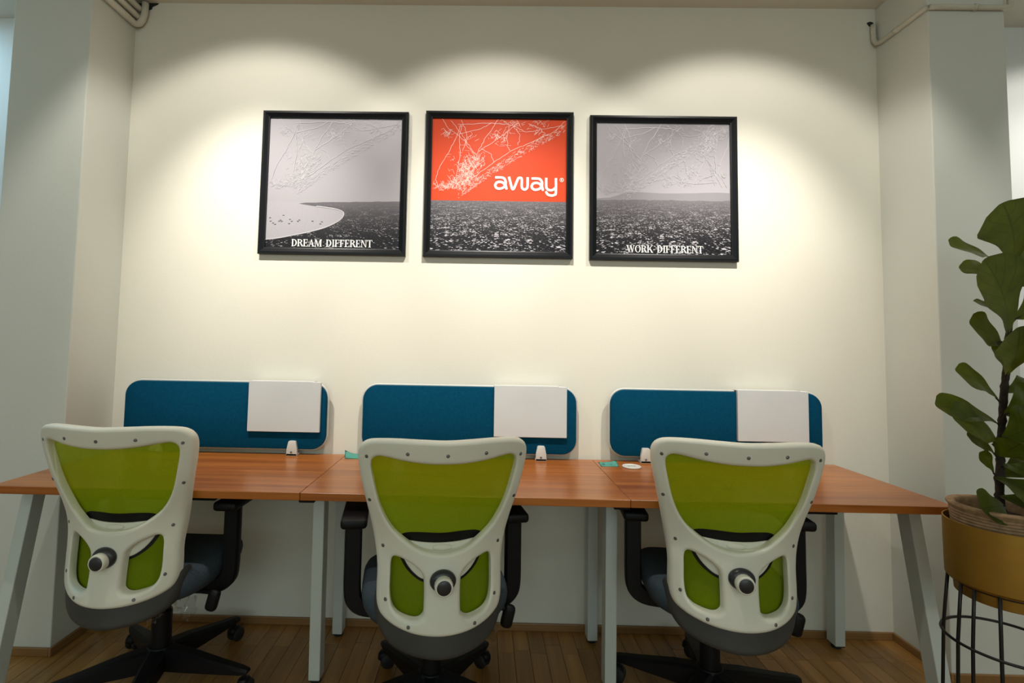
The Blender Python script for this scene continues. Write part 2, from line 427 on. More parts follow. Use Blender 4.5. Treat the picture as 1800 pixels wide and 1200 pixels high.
lo = bpy.data.objects.new('front_fill', la); COL.objects.link(lo); lo.location = (WM, RY + .01, (WZ0 + WZ1) / 2); lo.rotation_euler = (R(90), 0, 0); lo.parent = win

# baseboards
HB, TB = 0.032, 0.011
def skirting(name, lo, hi, m):
    b = B(); box(b, lo, hi, 0.003, 2); return struct(name, b, M[m])
skirting('baseboard_back', (XL + TB, -TB, 0), (XR - TB, 0, HB), 'base_wood')
skirting('baseboard_left', (XL, DL - TB, 0), (XL + TB, 0, HB), 'base_wood_y')
skirting('baseboard_right', (XR - TB, DR - TB, 0), (XR, 0, HB), 'base_wood_y')
skirting('baseboard_left_front', (PL, DL - TB, 0), (XL - .0005, DL, HB), 'base_wood')
skirting('baseboard_right_front', (XR + .0005, DR - TB, 0), (PR, DR, HB), 'base_wood')
skirting('baseboard_bay_left', (-RX, 0.129 - TB, 0), (PL, 0.129, HB), 'base_wood')
skirting('baseboard_bay_right', (PR, 0.129 - TB, 0), (RX, 0.129, HB), 'base_wood')

# ------------------------------------------------------------------ lamps
def downlight(x, y, tx, ty, tz, beams, col, label, soft=0.03):
    t = thing('downlight', label, 'lamp', (x, y, ZC), 0, 'ceiling downlights')
    b = B(); lathe(b, [(0.036, -0.002), (0.046, -0.010), (0.056, -0.010), (0.060, -0.004), (0.060, 0.0), (0.036, 0.0)], 32)
    obj('trim_ring', b, M['trim'], t, True)
    d = Vector((tx - x, ty - y, tz - ZC)).normalized()
    b = B(); cyl(b, (0, 0, 0.0), Vector((0, 0, -0.006)) , 0.034, 0.030, 24); obj('lens', b, glow('lens_glow', col, 4.0), t)
    for W, size, blend in beams:                                   # wide spill and hot core of the reflector
        l = bpy.data.lights.new('spot', 'SPOT'); l.energy = W; l.color = col; l.spot_size = R(size); l.spot_blend = blend; l.shadow_soft_size = soft
        o = bpy.data.objects.new('spot', l); COL.objects.link(o); o.parent = t
        o.location = (0, 0, -0.045); o.rotation_euler = d.to_track_quat('-Z', 'Y').to_euler()
    return t
SY = -1.05
for (x, tx, tz, lab) in ((-1.06, -1.06, 1.66, 'recessed downlight above the picture of a bay'), (0.04, 0.03, 1.56, 'recessed downlight above the orange picture'), (1.10, 1.13, 1.58, 'recessed downlight above the picture of hills')):
    downlight(x, SY, tx, 0.0, tz, ((SPOT_W, 86, 0.38), (CORE_W, 54, 1.0)), SPOT_COL, lab)
downlight(2.75, -0.62, 2.75, 0.129, 1.8, ((BAY_W, 92, 0.4), (2 * BAY_W, 70, 1.0)), (1.0, 0.97, 0.9), 'recessed downlight in the bay right of the right pier')
def panel_light(x, y, W, col, lab, group='ceiling panel lights behind the viewer'):
    t = thing('panel_light', lab, 'lamp', (x, y, ZC), 0, group)
    b = B(); box(b, (-.31, -.31, -.012), (.31, .31, 0), 0.003, 1); obj('housing', b, M['trim'], t)
    l = bpy.data.lights.new('panel', 'AREA'); l.shape = 'SQUARE'; l.size = 0.58; l.energy = W; l.color = col
    o = bpy.data.objects.new('panel', l); COL.objects.link(o); o.parent = t; o.location = (0, 0, -.016)
for i, (x, y) in enumerate(((-2.6, -3.9), (0.0, -3.9), (2.6, -3.9), (-2.6, -5.4), (0.0, -5.4), (2.6, -5.4))):
    panel_light(x, y, PANEL_W, PANEL_COL, ['square ceiling panel light behind the viewer, front left', 'square ceiling panel light behind the viewer, front middle', 'square ceiling panel light behind the viewer, front right',
                                  'square ceiling panel light behind the viewer, rear left', 'square ceiling panel light behind the viewer, rear middle', 'square ceiling panel light behind the viewer, rear right'][i])

panel_light(-3.0, -0.22, 11.0, (0.50, 0.82, 1.0), 'unseen cool ceiling panel light added to light the bay left of the left pier', 'added fill lights in the left bay')  # unseen panel added to give the bay wall its cool daylight

# ------------------------------------------------------------------ bench of three desks
T0, T1, T2_, T3 = -1.669, -0.619, 0.479, 1.548
DYB, DYF, DZ, DT = -0.0201, -0.6201, 0.75, 0.0255
desk = thing('bench_desk', 'long bench of three cherry wood desktops on pale steel legs along the wall', 'desk', (-0.06, -0.32, 0))
def dl(p): return (p[0] + 0.06, p[1] + 0.32, p[2])
for xa, xb in ((T0, T1), (T1, T2_), (T2_, T3)):
    b = B(); box(b, dl((xa + .0008, DYF, DZ - DT)), dl((xb - .0008, DYB, DZ)), 0.0012, 1); obj('desktop', b, M['desk'], desk)
def leg(xc, p_top, p_bot, wx=0.042, wy=0.058):
    # square tube between two points in the plane x = xc
    (yt, zt), (yb, zb) = p_top, p_bot
    b = B(); g = bmesh.ops.create_cube(b, size=1.0)
    for v in g['verts']:
        top = v.co.z > 0
        yy, zz = (yt, zt) if top else (yb, zb)
        v.co = Vector(dl((xc + v.co.x * wx, yy + v.co.y * wy, zz)))
    bmesh.ops.bevel(b, geom=b.edges[:], offset=0.003, segments=2, affect='EDGES', profile=0.5)
    o = obj('leg', b, M['steel_white'], desk)
    f = B(); lathe(f, [(0.0, 0.0), (0.018, 0.0), (0.019, 0.006), (0.012, 0.009), (0.012, 0.014), (0.0, 0.014)], 20, dl((xc, yb, 0)))
    box(f, dl((xc - wx / 2 + .002, yb - wy / 2 + .002, 0.012)), dl((xc + wx / 2 - .002, yb + wy / 2 - .002, zb + .004)))
    obj('foot', f, M['rubber'], o)
ZT = DZ - DT - 0.024
for xc, kind in ((-1.640, 1), (-0.614, 0), (0.466, 0), (1.503, 1)):
    if kind: leg(xc, (-0.468, ZT), (-0.600, 0.016)); leg(xc, (-0.085, ZT), (-0.070, 0.016))
    else: leg(xc, (-0.395, ZT), (-0.380, 0.016)); leg(xc, (-0.085, ZT), (-0.075, 0.016))
    b = B(); box(b, dl((xc - .027, -0.565 if not kind else -0.50, ZT)), dl((xc + .027, -0.045, DZ - DT)), 0.002, 1); obj('top_rail', b, M['black'] if not kind else M['steel_white'], desk)
for xa, xb in ((-1.25, -0.935), (-0.20, 0.10), (0.92, 1.2)):
    b = B(); box(b, dl((xa, -0.555, DZ - DT - .028)), dl((xb, -0.49, DZ - DT)), 0.004, 2); obj('cable_tray', b, M['black'], desk)

# ------------------------------------------------------------------ desk screens
def rounded_rect(x0, x1, z0, z1, r, k=10):
    pts = []
    for cx, cz, a0 in ((x1 - r, z0 + r, -90), (x1 - r, z1 - r, 0), (x0 + r, z1 - r, 90), (x0 + r, z0 + r, 180)):
        for i in range(k + 1):
            a = R(a0 + 90 * i / k); pts.append((cx + r * math.cos(a), cz + r * math.sin(a)))
    return pts
def slab(bm, pts, y0, y1):
    a = [bm.verts.new((p[0], y0, p[1])) for p in pts]; c = [bm.verts.new((p[0], y1, p[1])) for p in pts]
    n = len(pts); bm.faces.new(a); bm.faces.new(c[::-1])
    for i in range(n): bm.faces.new((a[i], c[i], c[(i + 1) % n], a[(i + 1) % n]))
    bmesh.ops.recalc_face_normals(bm, faces=bm.faces[:])
def desk_screen(x0, x1, clips, label):
    xc = (x0 + x1) / 2; yc = -0.045; z0, z1 = 0.7735, 1.0665
    t = thing('desk_screen', label, 'desk screen', (xc, yc, DZ), 0, 'fabric desk screens')
    h = (x1 - x0) / 2
    pts = rounded_rect(-h, h, z0 - DZ, z1 - DZ, 0.066)
    b = B(); slab(b, rounded_rect(-h + .003, h - .003, z0 - DZ + .003, z1 - DZ - .003, 0.063), -0.0135, 0.0135)
    bmesh.ops.bevel(b, geom=[e for e in b.edges if abs(e.verts[0].co.y - e.verts[1].co.y) < 1e-6], offset=0.003, segments=2, affect='EDGES', profile=0.5)
    p = obj('panel', b, M['screen'], t); auto_smooth(p, 35)
    b = B(); tube(b, [(q[0], 0.008, q[1]) for q in pts], 0.0052, 8, True); obj('edge_trim', b, M['trim'], t, True)
    for cx in clips:
        cx -= xc
        b = B()
        a = [(-.0245, 0), (.0245, 0), (.0225, .03), (.0165, .060), (.0130, .0645), (-.0130, .0645), (-.0165, .060), (-.0225, .03)]
        slab(b, [(cx + q[0], q[1]) for q in a], -0.030, -0.0135)
        bmesh.ops.bevel(b, geom=b.edges[:], offset=0.0018, segments=2, affect='EDGES', profile=0.5)
        box(b, (cx - .024, -0.0300, 0.0), (cx + .024, 0.022, 0.010), 0.0015, 1)
        c = obj('clip', b, M['clip'], t); auto_smooth(c, 35)
        b = B(); cyl(b, (cx - .001, -0.0298, 0.0165), (cx - .001, -0.0318, 0.0165), 0.0048, 0.0042, 14)
        obj('screw', b, M['bolt'], c, True)
    return t
desk_screen(-1.613, -0.704, (-1.455, -0.848), 'teal fabric desk screen nearest the left pier')
desk_screen(-0.547, 0.404, (-0.380, 0.246), 'teal fabric desk screen in the middle of the three')
desk_screen(0.550, 1.478, (0.702, 1.32), 'teal fabric desk screen nearest the right pier and plant')
def hung_board(x0, x1, z0, z1, label):
    xc = (x0 + x1) / 2; h = (x1 - x0) / 2
    t = thing('hanging_board', label, 'board', (xc, -0.045, z0), 0, 'white boards hung over the screens')
    H = z1 - z0
    b = B(); box(b, (-h, -0.030, 0), (h, -0.0145, H), 0.002, 2); obj('board', b, M['board'], t)
    b = B(); box(b, (-h, -0.030, H - .0005), (h - .035, 0.0215, H + .0012)); box(b, (-h, 0.0195, H - .03), (h - .035, 0.0215, H - .0005)); obj('hook', b, M['board'], t)
hung_board(-1.049, -0.729, 0.853, 1.0724, 'white board hung on the screen nearest the left pier')
hung_board(0.038, 0.357, 0.851, 1.0724, 'white board hung on the middle screen')
hung_board(1.100, 1.407, 0.853, 1.0724, 'white board hung on the screen nearest the plant')

# ------------------------------------------------------------------ small things on the desks
def note(corners, zc, label):
    # four corners (back left, back right, front right, front left), corner lifts in zc
    o0 = Vector(((corners[0][0] + corners[2][0]) / 2, (corners[0][1] + corners[2][1]) / 2, DZ))
    b = B(); k = 9; grid = []
    for i in range(k):
        row = []
        for j in range(k):
            u, v = i / (k - 1), j / (k - 1)
            pts = [Vector((c[0], c[1], 0)) for c in corners]
            p = (pts[3] * (1 - u) + pts[2] * u) * (1 - v) + (pts[0] * (1 - u) + pts[1] * u) * v
            z = 0.0006 + zc[0] * (1 - u) ** 2 * v ** 2 + zc[1] * u ** 3 * v ** 2 + zc[2] * u ** 3 * (1 - v) ** 2 + zc[3] * (1 - u) ** 3 * (1 - v) ** 2
            row.append(b.verts.new((p.x - o0.x, p.y - o0.y, z)))
        grid.append(row)
    for i in range(k - 1):
        for j in range(k - 1): b.faces.new((grid[i][j], grid[i + 1][j], grid[i + 1][j + 1], grid[i][j + 1]))
    r = bmesh.ops.solidify(b, geom=b.faces[:], thickness=0.0003)
    t = thing('sticky_note', label, 'sticky note', o0)
    obj('paper', b, M['teal_note'], t, True)
    return t, o0
t, o0 = note(((0.494, -0.070), (0.573, -0.066), (0.566, -0.150), (0.489, -0.150)), (0.0, 0.009, 0.001, 0.0), 'teal sticky note with a seat number by the white disc')
def pen(bm, pts, wd, z):
    for a, c in zip(pts[:-1], pts[1:]):
        a = Vector(a); c = Vector(c); d = (c - a).normalized() * wd / 2; nrm = Vector((-d.y, d.x))
        q = [a - d + nrm, a - d - nrm, c + d - nrm, c + d + nrm]
        bm.faces.new([bm.verts.new((p.x, p.y, z)) for p in q])
b = B(); s = 0.011
def gl(pts, ox): return [(ox + p[0] * s, -0.014 + p[1] * s * 1.9) for p in pts]
pen(b, gl([(1, .9), (.6, 1), (.1, .85), (.15, .6), (.8, .45), (.95, .2), (.5, 0), (0, .1)], -0.027), 0.0018, 0.0015)
pen(b, gl([(0, .5), (1, .5)], -0.009), 0.0018, 0.0015)
pen(b, gl([(.2, .8), (.5, 1), (.5, 0)], 0.006), 0.0018, 0.0015)
pen(b, gl([(.9, .65), (.5, .5), (.1, .7), (.4, 1), (.9, .8), (.85, .3), (.6, 0)], 0.015), 0.0018, 0.0015)
obj('handwriting', b, M['ink'], t)
note(((-0.622, -0.035), (-0.548, -0.030), (-0.530, -0.104), (-0.604, -0.108)), (0.022, 0.010, 0.0, 0.004), 'curled teal sticky note on the seam of the first two desktops')
t = thing('coaster', 'round white disc with small grey print beside the flat teal note', 'coaster', (0.616, -0.153, DZ))
b = B(); lathe(b, [(0.0, 0.0), (0.0365, 0.0), (0.0385, 0.002), (0.0385, 0.005), (0.037, 0.007), (0.034, 0.0075), (0.033, 0.0066), (0.0, 0.0066)], 40); obj('disc', b, M['coaster'], t, True)
b = B()
for k, (xa, wd) in enumerate(((-.016, .005), (-.009, .004), (-.003, .006), (.005, .003), (.010, .006))): box(b, (xa, -.004, .0067), (xa + wd, .003, .0069))
obj('print', b, M['ink_grey'], t)

# ------------------------------------------------------------------ pictures
_st = [0]
def hair(y):
    _st[0] = (_st[0] + 1) % 24; return y - _st[0] * 1.5e-5
def flat(bm, pts, y, uvs=None):
    f = bm.faces.new([bm.verts.new((p[0], y, p[1])) for p in pts]); return f
def ribbon(bm, pts, wd, y, round_=True):
    y0 = y
    for a, c in zip(pts[:-1], pts[1:]):
        a = Vector(a); c = Vector(c)
        if (c - a).length < 1e-7: continue
        d = (c - a).normalized() * wd / 2; nrm = Vector((-d.y, d.x))
        q = [a - nrm, c - nrm, c + nrm, a + nrm]
        yh = hair(y); bm.faces.new([bm.verts.new((p.x, yh, p.y)) for p in q])
    if round_:
        for a in pts[1:-1]:
            y = hair(y0); bm.faces.new([bm.verts.new((a[0] + wd / 2 * math.cos(t), y, a[1] + wd / 2 * math.sin(t))) for t in [2 * math.pi * i / 10 for i in range(10)]])
def ell(cx, cy, rx, ry, a0, a1, n=14): return [(cx + rx * math.cos(R(a0 + (a1 - a0) * i / n)), cy + ry * math.sin(R(a0 + (a1 - a0) * i / n))) for i in range(n + 1)]
# serif capitals as polygons, unit height
def ring_poly(out, inn): return [('ring', out, inn)]
ST, TH, SF = 0.17, 0.07, 0.06
def q(x0, y0, x1, y1): return [(x0, y0), (x1, y0), (x1, y1), (x0, y1)]
def stem(x): return [q(x, 0, x + ST, 1), q(x - .07, 0, x + ST + .07, SF), q(x - .07, 1 - SF, x + ST + .07, 1)]
def band(o, i): return [[o[k], o[k + 1], i[k + 1], i[k]] for k in range(len(o) - 1)]
G = {}
G['D'] = (0.80, stem(.08) + band(ell(.25, .5, .50, .5, -90, 90), ell(.25, .5, .32, .5 - TH, -90, 90)))
G['R'] = (0.80, stem(.08) + band(ell(.25, .74, .42, .26, -90, 90), ell(.25, .74, .25, .26 - TH, -90, 90)) + [[(.36, .48), (.55, .48), (.82, 0), (.62, 0)]])
G['E'] = (0.70, stem(.08) + [q(.2, 0, .64, SF), q(.2, 1 - SF, .60, 1), q(.2, .47, .48, .54), q(.58, 0, .64, .24), q(.54, .78, .60, 1), q(.43, .38, .48, .63)])
G['F'] = (0.68, stem(.08) + [q(.2, 1 - SF, .62, 1), q(.2, .47, .48, .54), q(.56, .76, .62, 1), q(.43, .38, .48, .63)])
G['I'] = (0.40, stem(.11))
G['A'] = (0.86, [[(.10, 0), (.17, 0), (.47, .93), (.42, 1.0)], [(.58, 0), (.78, 0), (.48, 1.0), (.40, 1.0)], q(.24, .30, .62, .37), q(0, 0, .28, SF), q(.50, 0, .88, SF)])
G['M'] = (1.02, [q(.08, 0, .15, 1), q(.76, 0, .93, 1), [(.08, 1), (.26, 1), (.53, .12), (.46, 0)], [(.46, 0), (.53, .0), (.80, 1), (.74, 1)], q(0, 0, .25, SF), q(.68, 0, 1.0, SF), q(.0, 1 - SF, .2, 1), q(.76, 1 - SF, 1.0, 1)])
G['N'] = (0.86, [q(.10, 0, .17, 1), q(.68, 0, .75, 1), [(.06, 1), (.24, 1), (.75, 0), (.66, 0)], q(0, 0, .28, SF), q(.58, 1 - SF, .86, 1), q(.0, 1 - SF, .2, 1)])
G['T'] = (0.74, [q(.28, 0, .28 + ST, 1), q(.02, 1 - SF, .71, 1), q(.02, .76, .07, 1), q(.66, .76, .71, 1), q(.20, 0, .53, SF)])
G['W'] = (1.18, [[(.06, 1), (.25, 1), (.46, 0), (.36, 0)], [(.36, 0), (.43, 0), (.64, 1), (.57, 1)], [(.52, 1), (.70, 1), (.90, 0), (.80, 0)], [(.80, 0), (.87, 0), (1.10, 1), (1.03, 1)], q(0, 1 - SF, .34, 1), q(.94, 1 - SF, 1.18, 1), q(.46, 1 - SF, .76, 1)])
G['O'] = (0.86, band(ell(.42, .5, .39, .51, 0, 360, 28), ell(.42, .5, .23, .45, 0, 360, 28)))
G['K'] = (0.84, stem(.08) + [[(.24, .42), (.30, .36), (.74, 1), (.66, 1)], [(.34, .52), (.47, .62), (.84, 0), (.62, 0)], q(.54, 1 - SF, .84, 1), q(.54, 0, .86, SF)])
def lettering(text, x0, x1, z0, h, y):
    wd = sum((G[c][0] if c != ' ' else 0.55) for c in text); k = (x1 - x0) / wd; x = x0; b = B()
    for c in text:
        if c == ' ': x += 0.55 * k; continue
        for poly in G[c][1]: flat(b, [(x + p[0] * k, z0 + p[1] * h) for p in poly], hair(y))
        x += G[c][0] * k
    bmesh.ops.recalc_face_normals(b, faces=b.faces[:])
    return b
LOGO = [  # strokes in the pixel frame of the print, x to the right and y down
    [(125, 215)] + [(270, 214), (325, 235), (358, 285), (365, 330), (362, 380), (385, 475)],
    ell(218, 390, 92, 77, -10, 350, 30)[:0] + [(345, 385), (318, 340), (270, 318), (215, 312), (160, 330), (128, 380), (140, 430), (180, 460), (230, 465), (290, 450), (330, 420), (352, 385)],
    [(437, 195), (505, 440), (532, 468), (560, 440), (640, 245), (668, 220), (700, 215), (728, 245), (730, 400), (745, 450), (790, 478), (840, 455), (862, 400), (864, 200)],
    [(955, 228), (1100, 228), (1155, 250), (1188, 300), (1194, 345), (1190, 395), (1215, 490)],
    [(1175, 400), (1148, 353), (1100, 330), (1045, 325), (990, 343), (958, 393), (970, 443), (1010, 473), (1060, 478), (1120, 463), (1160, 433), (1180, 400)],
    [(1288, 208), (1288, 400), (1310, 455), (1350, 480), (1400, 485), (1450, 470), (1485, 435)],
    [(1507, 210), (1507, 540), (1480, 585), (1430, 603), (1380, 600), (1325, 580), (1285, 520)],
]
FW = 0.031
def map_strokes(u_off=0, v_off=0, flip=False, seed=3):
    r = random.Random(seed); out = []
    def jig(pts, a, k=7):
        P = []
        for (x0, y0), (x1, y1) in zip(pts[:-1], pts[1:]):
            for i in range(k):
                t = i / k; P.append((x0 + (x1 - x0) * t + r.uniform(-a, a), y0 + (y1 - y0) * t + r.uniform(-a, a)))
        P.append(pts[-1]); return P
    W = 0.0034
    # coast road and main roads
    out.append((jig([(.30, .54), (.45, .66), (.58, .75), (.75, .83), (.90, .90), (.99, .985)], .003), W))
    out.append((jig([(.06, .46), (.03, .53), (.06, .63), (.13, .75), (.19, .88), (.21, .95)], .003), W))
    out.append((jig([(.18, .50), (.19, .60), (.21, .72), (.20, .86), (.22, .95)], .003), W))
    out.append((jig([(.19, .955), (.45, .965), (.58, .955), (.70, .90), (.86, .93), (1.0, .96)], .004), W))
    out.append((jig([(.20, .88), (.36, .92), (.44, .965)], .003), W))
    out.append((jig([(.33, .72), (.38, .82), (.46, .95), (.49, .995)], .004), W))
    out.append((jig([(.35, .75), (.52, .87), (.64, .97)], .004), W))
    out.append((jig([(.07, .995), (.12, .92), (.19, .87), (.27, .80), (.32, .73)], .004), W * .9))
    out.append((jig([(.13, .995), (.20, .90), (.25, .83), (.23, .75)], .005), W * .9))
    out.append((jig([(.21, .99), (.24, .93), (.26, .86), (.25, .80), (.33, .72)], .005), W * .9))
    out.append((jig([(.36, .77), (.44, .73), (.46, .67)], .004), W * .9))
    out.append((jig([(.58, .95), (.55, .85), (.57, .78), (.58, .755)], .006), W * .9))
    out.append((jig([(.60, .95), (.66, .88), (.64, .80)], .006), W * .9))
    out.append((jig([(.72, .97), (.78, .94), (.84, .90), (.80, .85)], .008), W * .9))
    # towns: dense scribble
    for cx, cy, sx, sy, n in ((.27, .585, .085, .085, 190), (.12, .47, .10, .022, 80), (.22, .51, .07, .045, 90), (.33, .67, .06, .05, 60), (.11, .87, .025, .025, 22), (.50, .85, .06, .05, 40), (.60, .95, .10, .03, 26), (.80, .95, .05, .03, 18), (.77, .89, .025, .02, 8), (.27, .83, .03, .03, 10)):
        for _ in range(n):
            x = r.gauss(cx, sx * .55); y = r.gauss(cy, sy * .55); a = r.choice((.6, .6, 2.2, 2.2, 1.1)) + r.uniform(-.3, .3); l = r.uniform(.012, .04)
            pts = [(x, y), (x + math.cos(a) * l, y + math.sin(a) * l)]
            if r.random() < .5: pts.append((pts[1][0] + math.cos(a + 1.5) * l * .6, pts[1][1] + math.sin(a + 1.5) * l * .6))
            out.append((pts, W * .62))
    # shoals along the coast
    for _ in range(420):
        t = r.random(); x = .20 + .80 * t; y = .455 + .515 * t - r.random() * .06 - .010 + .03 * math.sin(t * 3)
        l = r.uniform(.006, .022); a = .55 + r.uniform(-.7, .7)
        out.append(([(x, y), (x + math.cos(a) * l, y + math.sin(a) * l)], W * .62))
    for _ in range(26):
        x = r.uniform(.1, .9); y = r.uniform(.70, .96)
        if y < .55 + .45 * x: continue
        out.append(([(x, y), (x + r.uniform(.02, .06), y + r.uniform(-.004, .004))], W * .5))
    return out
def draw_map(S_, y, seed=3, tf=None, k=1.0):
    b = B()
    for pts, wd in map_strokes(seed=seed):
        P = [tf(p) if tf else p for p in pts]
        P = [p for p in P if 0.004 < p[0] < .996 and p[1] < .996]
        if len(P) > 1: ribbon(b, [(p[0] * S_, p[1] * S_) for p in P], wd * k * S_ / .62, y, False)
    bmesh.ops.recalc_face_normals(b, faces=b.faces[:])
    return b
def print_plane(pts, y, S_):
    n = len(pts)
    vo, eo, fo, *_ = delaunay_2d_cdt([Vector(p) for p in pts], [(i, (i + 1) % n) for i in range(n)], [], 0, 1e-6)
    V = np.array([(v.x, v.y) for v in vo]); F = np.array(fo); F = F[inside(V[F].mean(1), list(pts))]
    b = B(); uvl = b.loops.layers.uv.new('UV')
    vs = [b.verts.new((v[0] * S_, y, v[1] * S_)) for v in V]
    for f in F:
        fc = b.faces.new([vs[i] for i in f])
        for l, i in zip(fc.loops, f): l[uvl].uv = V[i]
    b.normal_update()
    for fc in b.faces:
        if fc.normal.y > 0: fc.normal_flip()
    return b
def picture(x0, x1, z0, z1, label):
    Wd, H = x1 - x0, z1 - z0
    t = thing('framed_picture', label, 'picture', (x0, 0, z0), 0, 'framed prints on the wall')
    b = B()
    # mitred frame profile swept round: (inset, depth)
    prof = [(0.0, 0.0), (0.0, -0.022), (0.004, -0.028), (0.012, -0.028), (0.026, -0.020), (FW, -0.018), (FW, -0.006), (FW, 0.0)]
    rings = []
    for ins, d in prof:
        rings.append([b.verts.new(c) for c in ((ins, d, ins), (Wd - ins, d, ins), (Wd - ins, d, H - ins), (ins, d, H - ins))])
    for a, c in zip(rings[:-1], rings[1:]):
        for i in range(4): b.faces.new((a[i], a[(i + 1) % 4], c[(i + 1) % 4], c[i]))
    bmesh.ops.recalc_face_normals(b, faces=b.faces[:])
    obj('frame', b, M['frame'], t)
    b = B(); box(b, (FW - .006, -0.009, FW - .006), (Wd - FW + .006, 0.0, H - FW + .006)); bk = obj('print', b, None, t)
    return t, bk, Wd - 2 * FW, H - 2 * FW
YP = -0.0093
def onprint(name, bm, m, bk): return obj(name, bm, m, bk, loc=(FW, 0, FW))
UNI = [(0, 0), (1, 0), (1, 1), (0, 1)]
# left: bay
t, bk, sw, sh = picture(-1.0605, -0.3787, 1.651, 2.327, 'black framed grey print of a bay reading DREAM DIFFERENT, left of three')
bk.data.materials.append(M['sky1'])
onprint('sky', print_plane(UNI, YP, sw), M['sky1'], bk)
onprint('sea', print_plane([(0, .03), (.8, .1), (.7, .335), (.3, .345), (0, .352)], YP - 0.0006, sw), M['sea'], bk)
coast = [(0, .062), (.10, .075), (.22, .10), (.34, .127), (.46, .165), (.55, .215), (.580, .262), (.55, .290), (.46, .308), (.35, .320), (.24, .336)]
cs = [(p.x, p.y) for p in smooth_path([(c[0], c[1], 0) for c in coast], 5)]
land = [(0, 0), (1, 0), (1, .362)] + [(1 - .76 * i / 18, .362 - .0012 * i + .004 * random.random()) for i in range(1, 18)] + cs[::-1]
onprint('city', print_plane(land, YP - 0.0012, sw), M['city1'], bk)
b = B(); ribbon(b, [(p[0] * sw, p[1] * sw) for p in cs[:-6]], .0045, YP - 0.0018); bmesh.ops.recalc_face_normals(b, faces=b.faces[:]); onprint('beach', b, M['map_faint'], bk)
onprint('map_lines', draw_map(sw, YP - 0.0024, 3, None, .40), M['map_faint'], bk)
rr = random.Random(5)
for (u, v) in ((.02, .225), (.025, .20), (.045, .185), (.06, .175), (.09, .20), (.11, .198), (.10, .21), (.17, .215), (.185, .20), (.165, .183), (.24, .21), (.23, .203), (.34, .205), (.40, .185), (.41, .20), (.12, .245)):
    b = B(); ribbon(b, [(u * sw, v * sw), ((u + .014) * sw, (v + rr.uniform(-.003, .003)) * sw)], .0028, YP - 0.0018, False)
    onprint('boat', b, M['boat'], bk)
onprint('lettering', lettering('DREAM DIFFERENT', .196 * sw, .802 * sw, .012 * sw, .054 * sw, YP - 0.0030), M['print_white'], bk)
# middle: orange map
t, bk, sw, sh = picture(-0.2985, 0.3875, 1.650, 2.335, 'black framed orange map print with the white word away, middle of three')
bk.data.materials.append(M['orange'])
onprint('orange_field', print_plane([(0, .36), (1, .36), (1, 1), (0, 1)], YP, sw), M['orange'], bk)
onprint('city', print_plane([(0, 0), (1, 0), (1, .375), (0, .375)], YP - 0.0006, sw), M['city2'], bk)
b = draw_map(sw, YP - 0.0012, 3, None, .50); onprint('map_lines', b, M['map_white'], bk)
b = B()
def lp(p): return ((.4680 + (p[0] - 105) * .4630 / 1425) * sw, (.5585 - (p[1] - 195) * .1025 / 305) * sw)
for k, st in enumerate(LOGO):
    P = [(a.x, a.y) for a in smooth_path([(*lp(p), 0) for p in st], 5)]
    ribbon(b, P, .0112 * sw / .62, YP - 0.0024)
rx, rz = lp((1640, 252)); c = ell(rx, rz, .0085, .0085, 0, 360, 18); ribbon(b, c, .0022, YP - 0.0024)
ribbon(b, [(rx - .0025, rz - .0045), (rx - .0025, rz + .0045), (rx + .002, rz + .0035), (rx + .002, rz + .0005), (rx - .002, rz), (rx + .003, rz - .0045)], .0017, YP - 0.0024, False)
bmesh.ops.recalc_face_normals(b, faces=b.faces[:]); onprint('lettering', b, M['print_white'], bk)
# right: hills
t, bk, sw, sh = picture(0.4640, 1.1400, 1.647, 2.323, 'black framed grey print of hills reading WORK DIFFERENT, right of three')
bk.data.materials.append(M['sky3'])
onprint('sky', print_plane(UNI, YP, sw), M['sky3'], bk)
onprint('hills', print_plane([(0, .38), (1, .38), (1, .470), (.9, .474), (.72, .466), (.5, .462), (.3, .470), (.22, .468), (.17, .445), (.10, .425), (0, .418)], YP - 0.0006, sw), M['hill'], bk)
onprint('city', print_plane([(0, 0), (1, 0)] + [(1 - i / 30, .405 + .008 * random.random()) for i in range(31)], YP - 0.0012, sw), M['city3'], bk)
b = draw_map(sw, YP - 0.0018, 3, None, .42); onprint('map_lines', b, M['map_faint'], bk)
b = draw_map(sw, YP - 0.0018, 9, lambda p: (1.02 - p[0] * .62, 1.36 - p[1] * .85) if 1.36 - p[1] * .85 > .5 else (-1, 0), .42); onprint('map_lines', b, M['map_faint'], bk)
onprint('lettering', lettering('WORK DIFFERENT', .224 * sw, .795 * sw, .012 * sw, .054 * sw, YP - 0.0030), M['print_white'], bk)

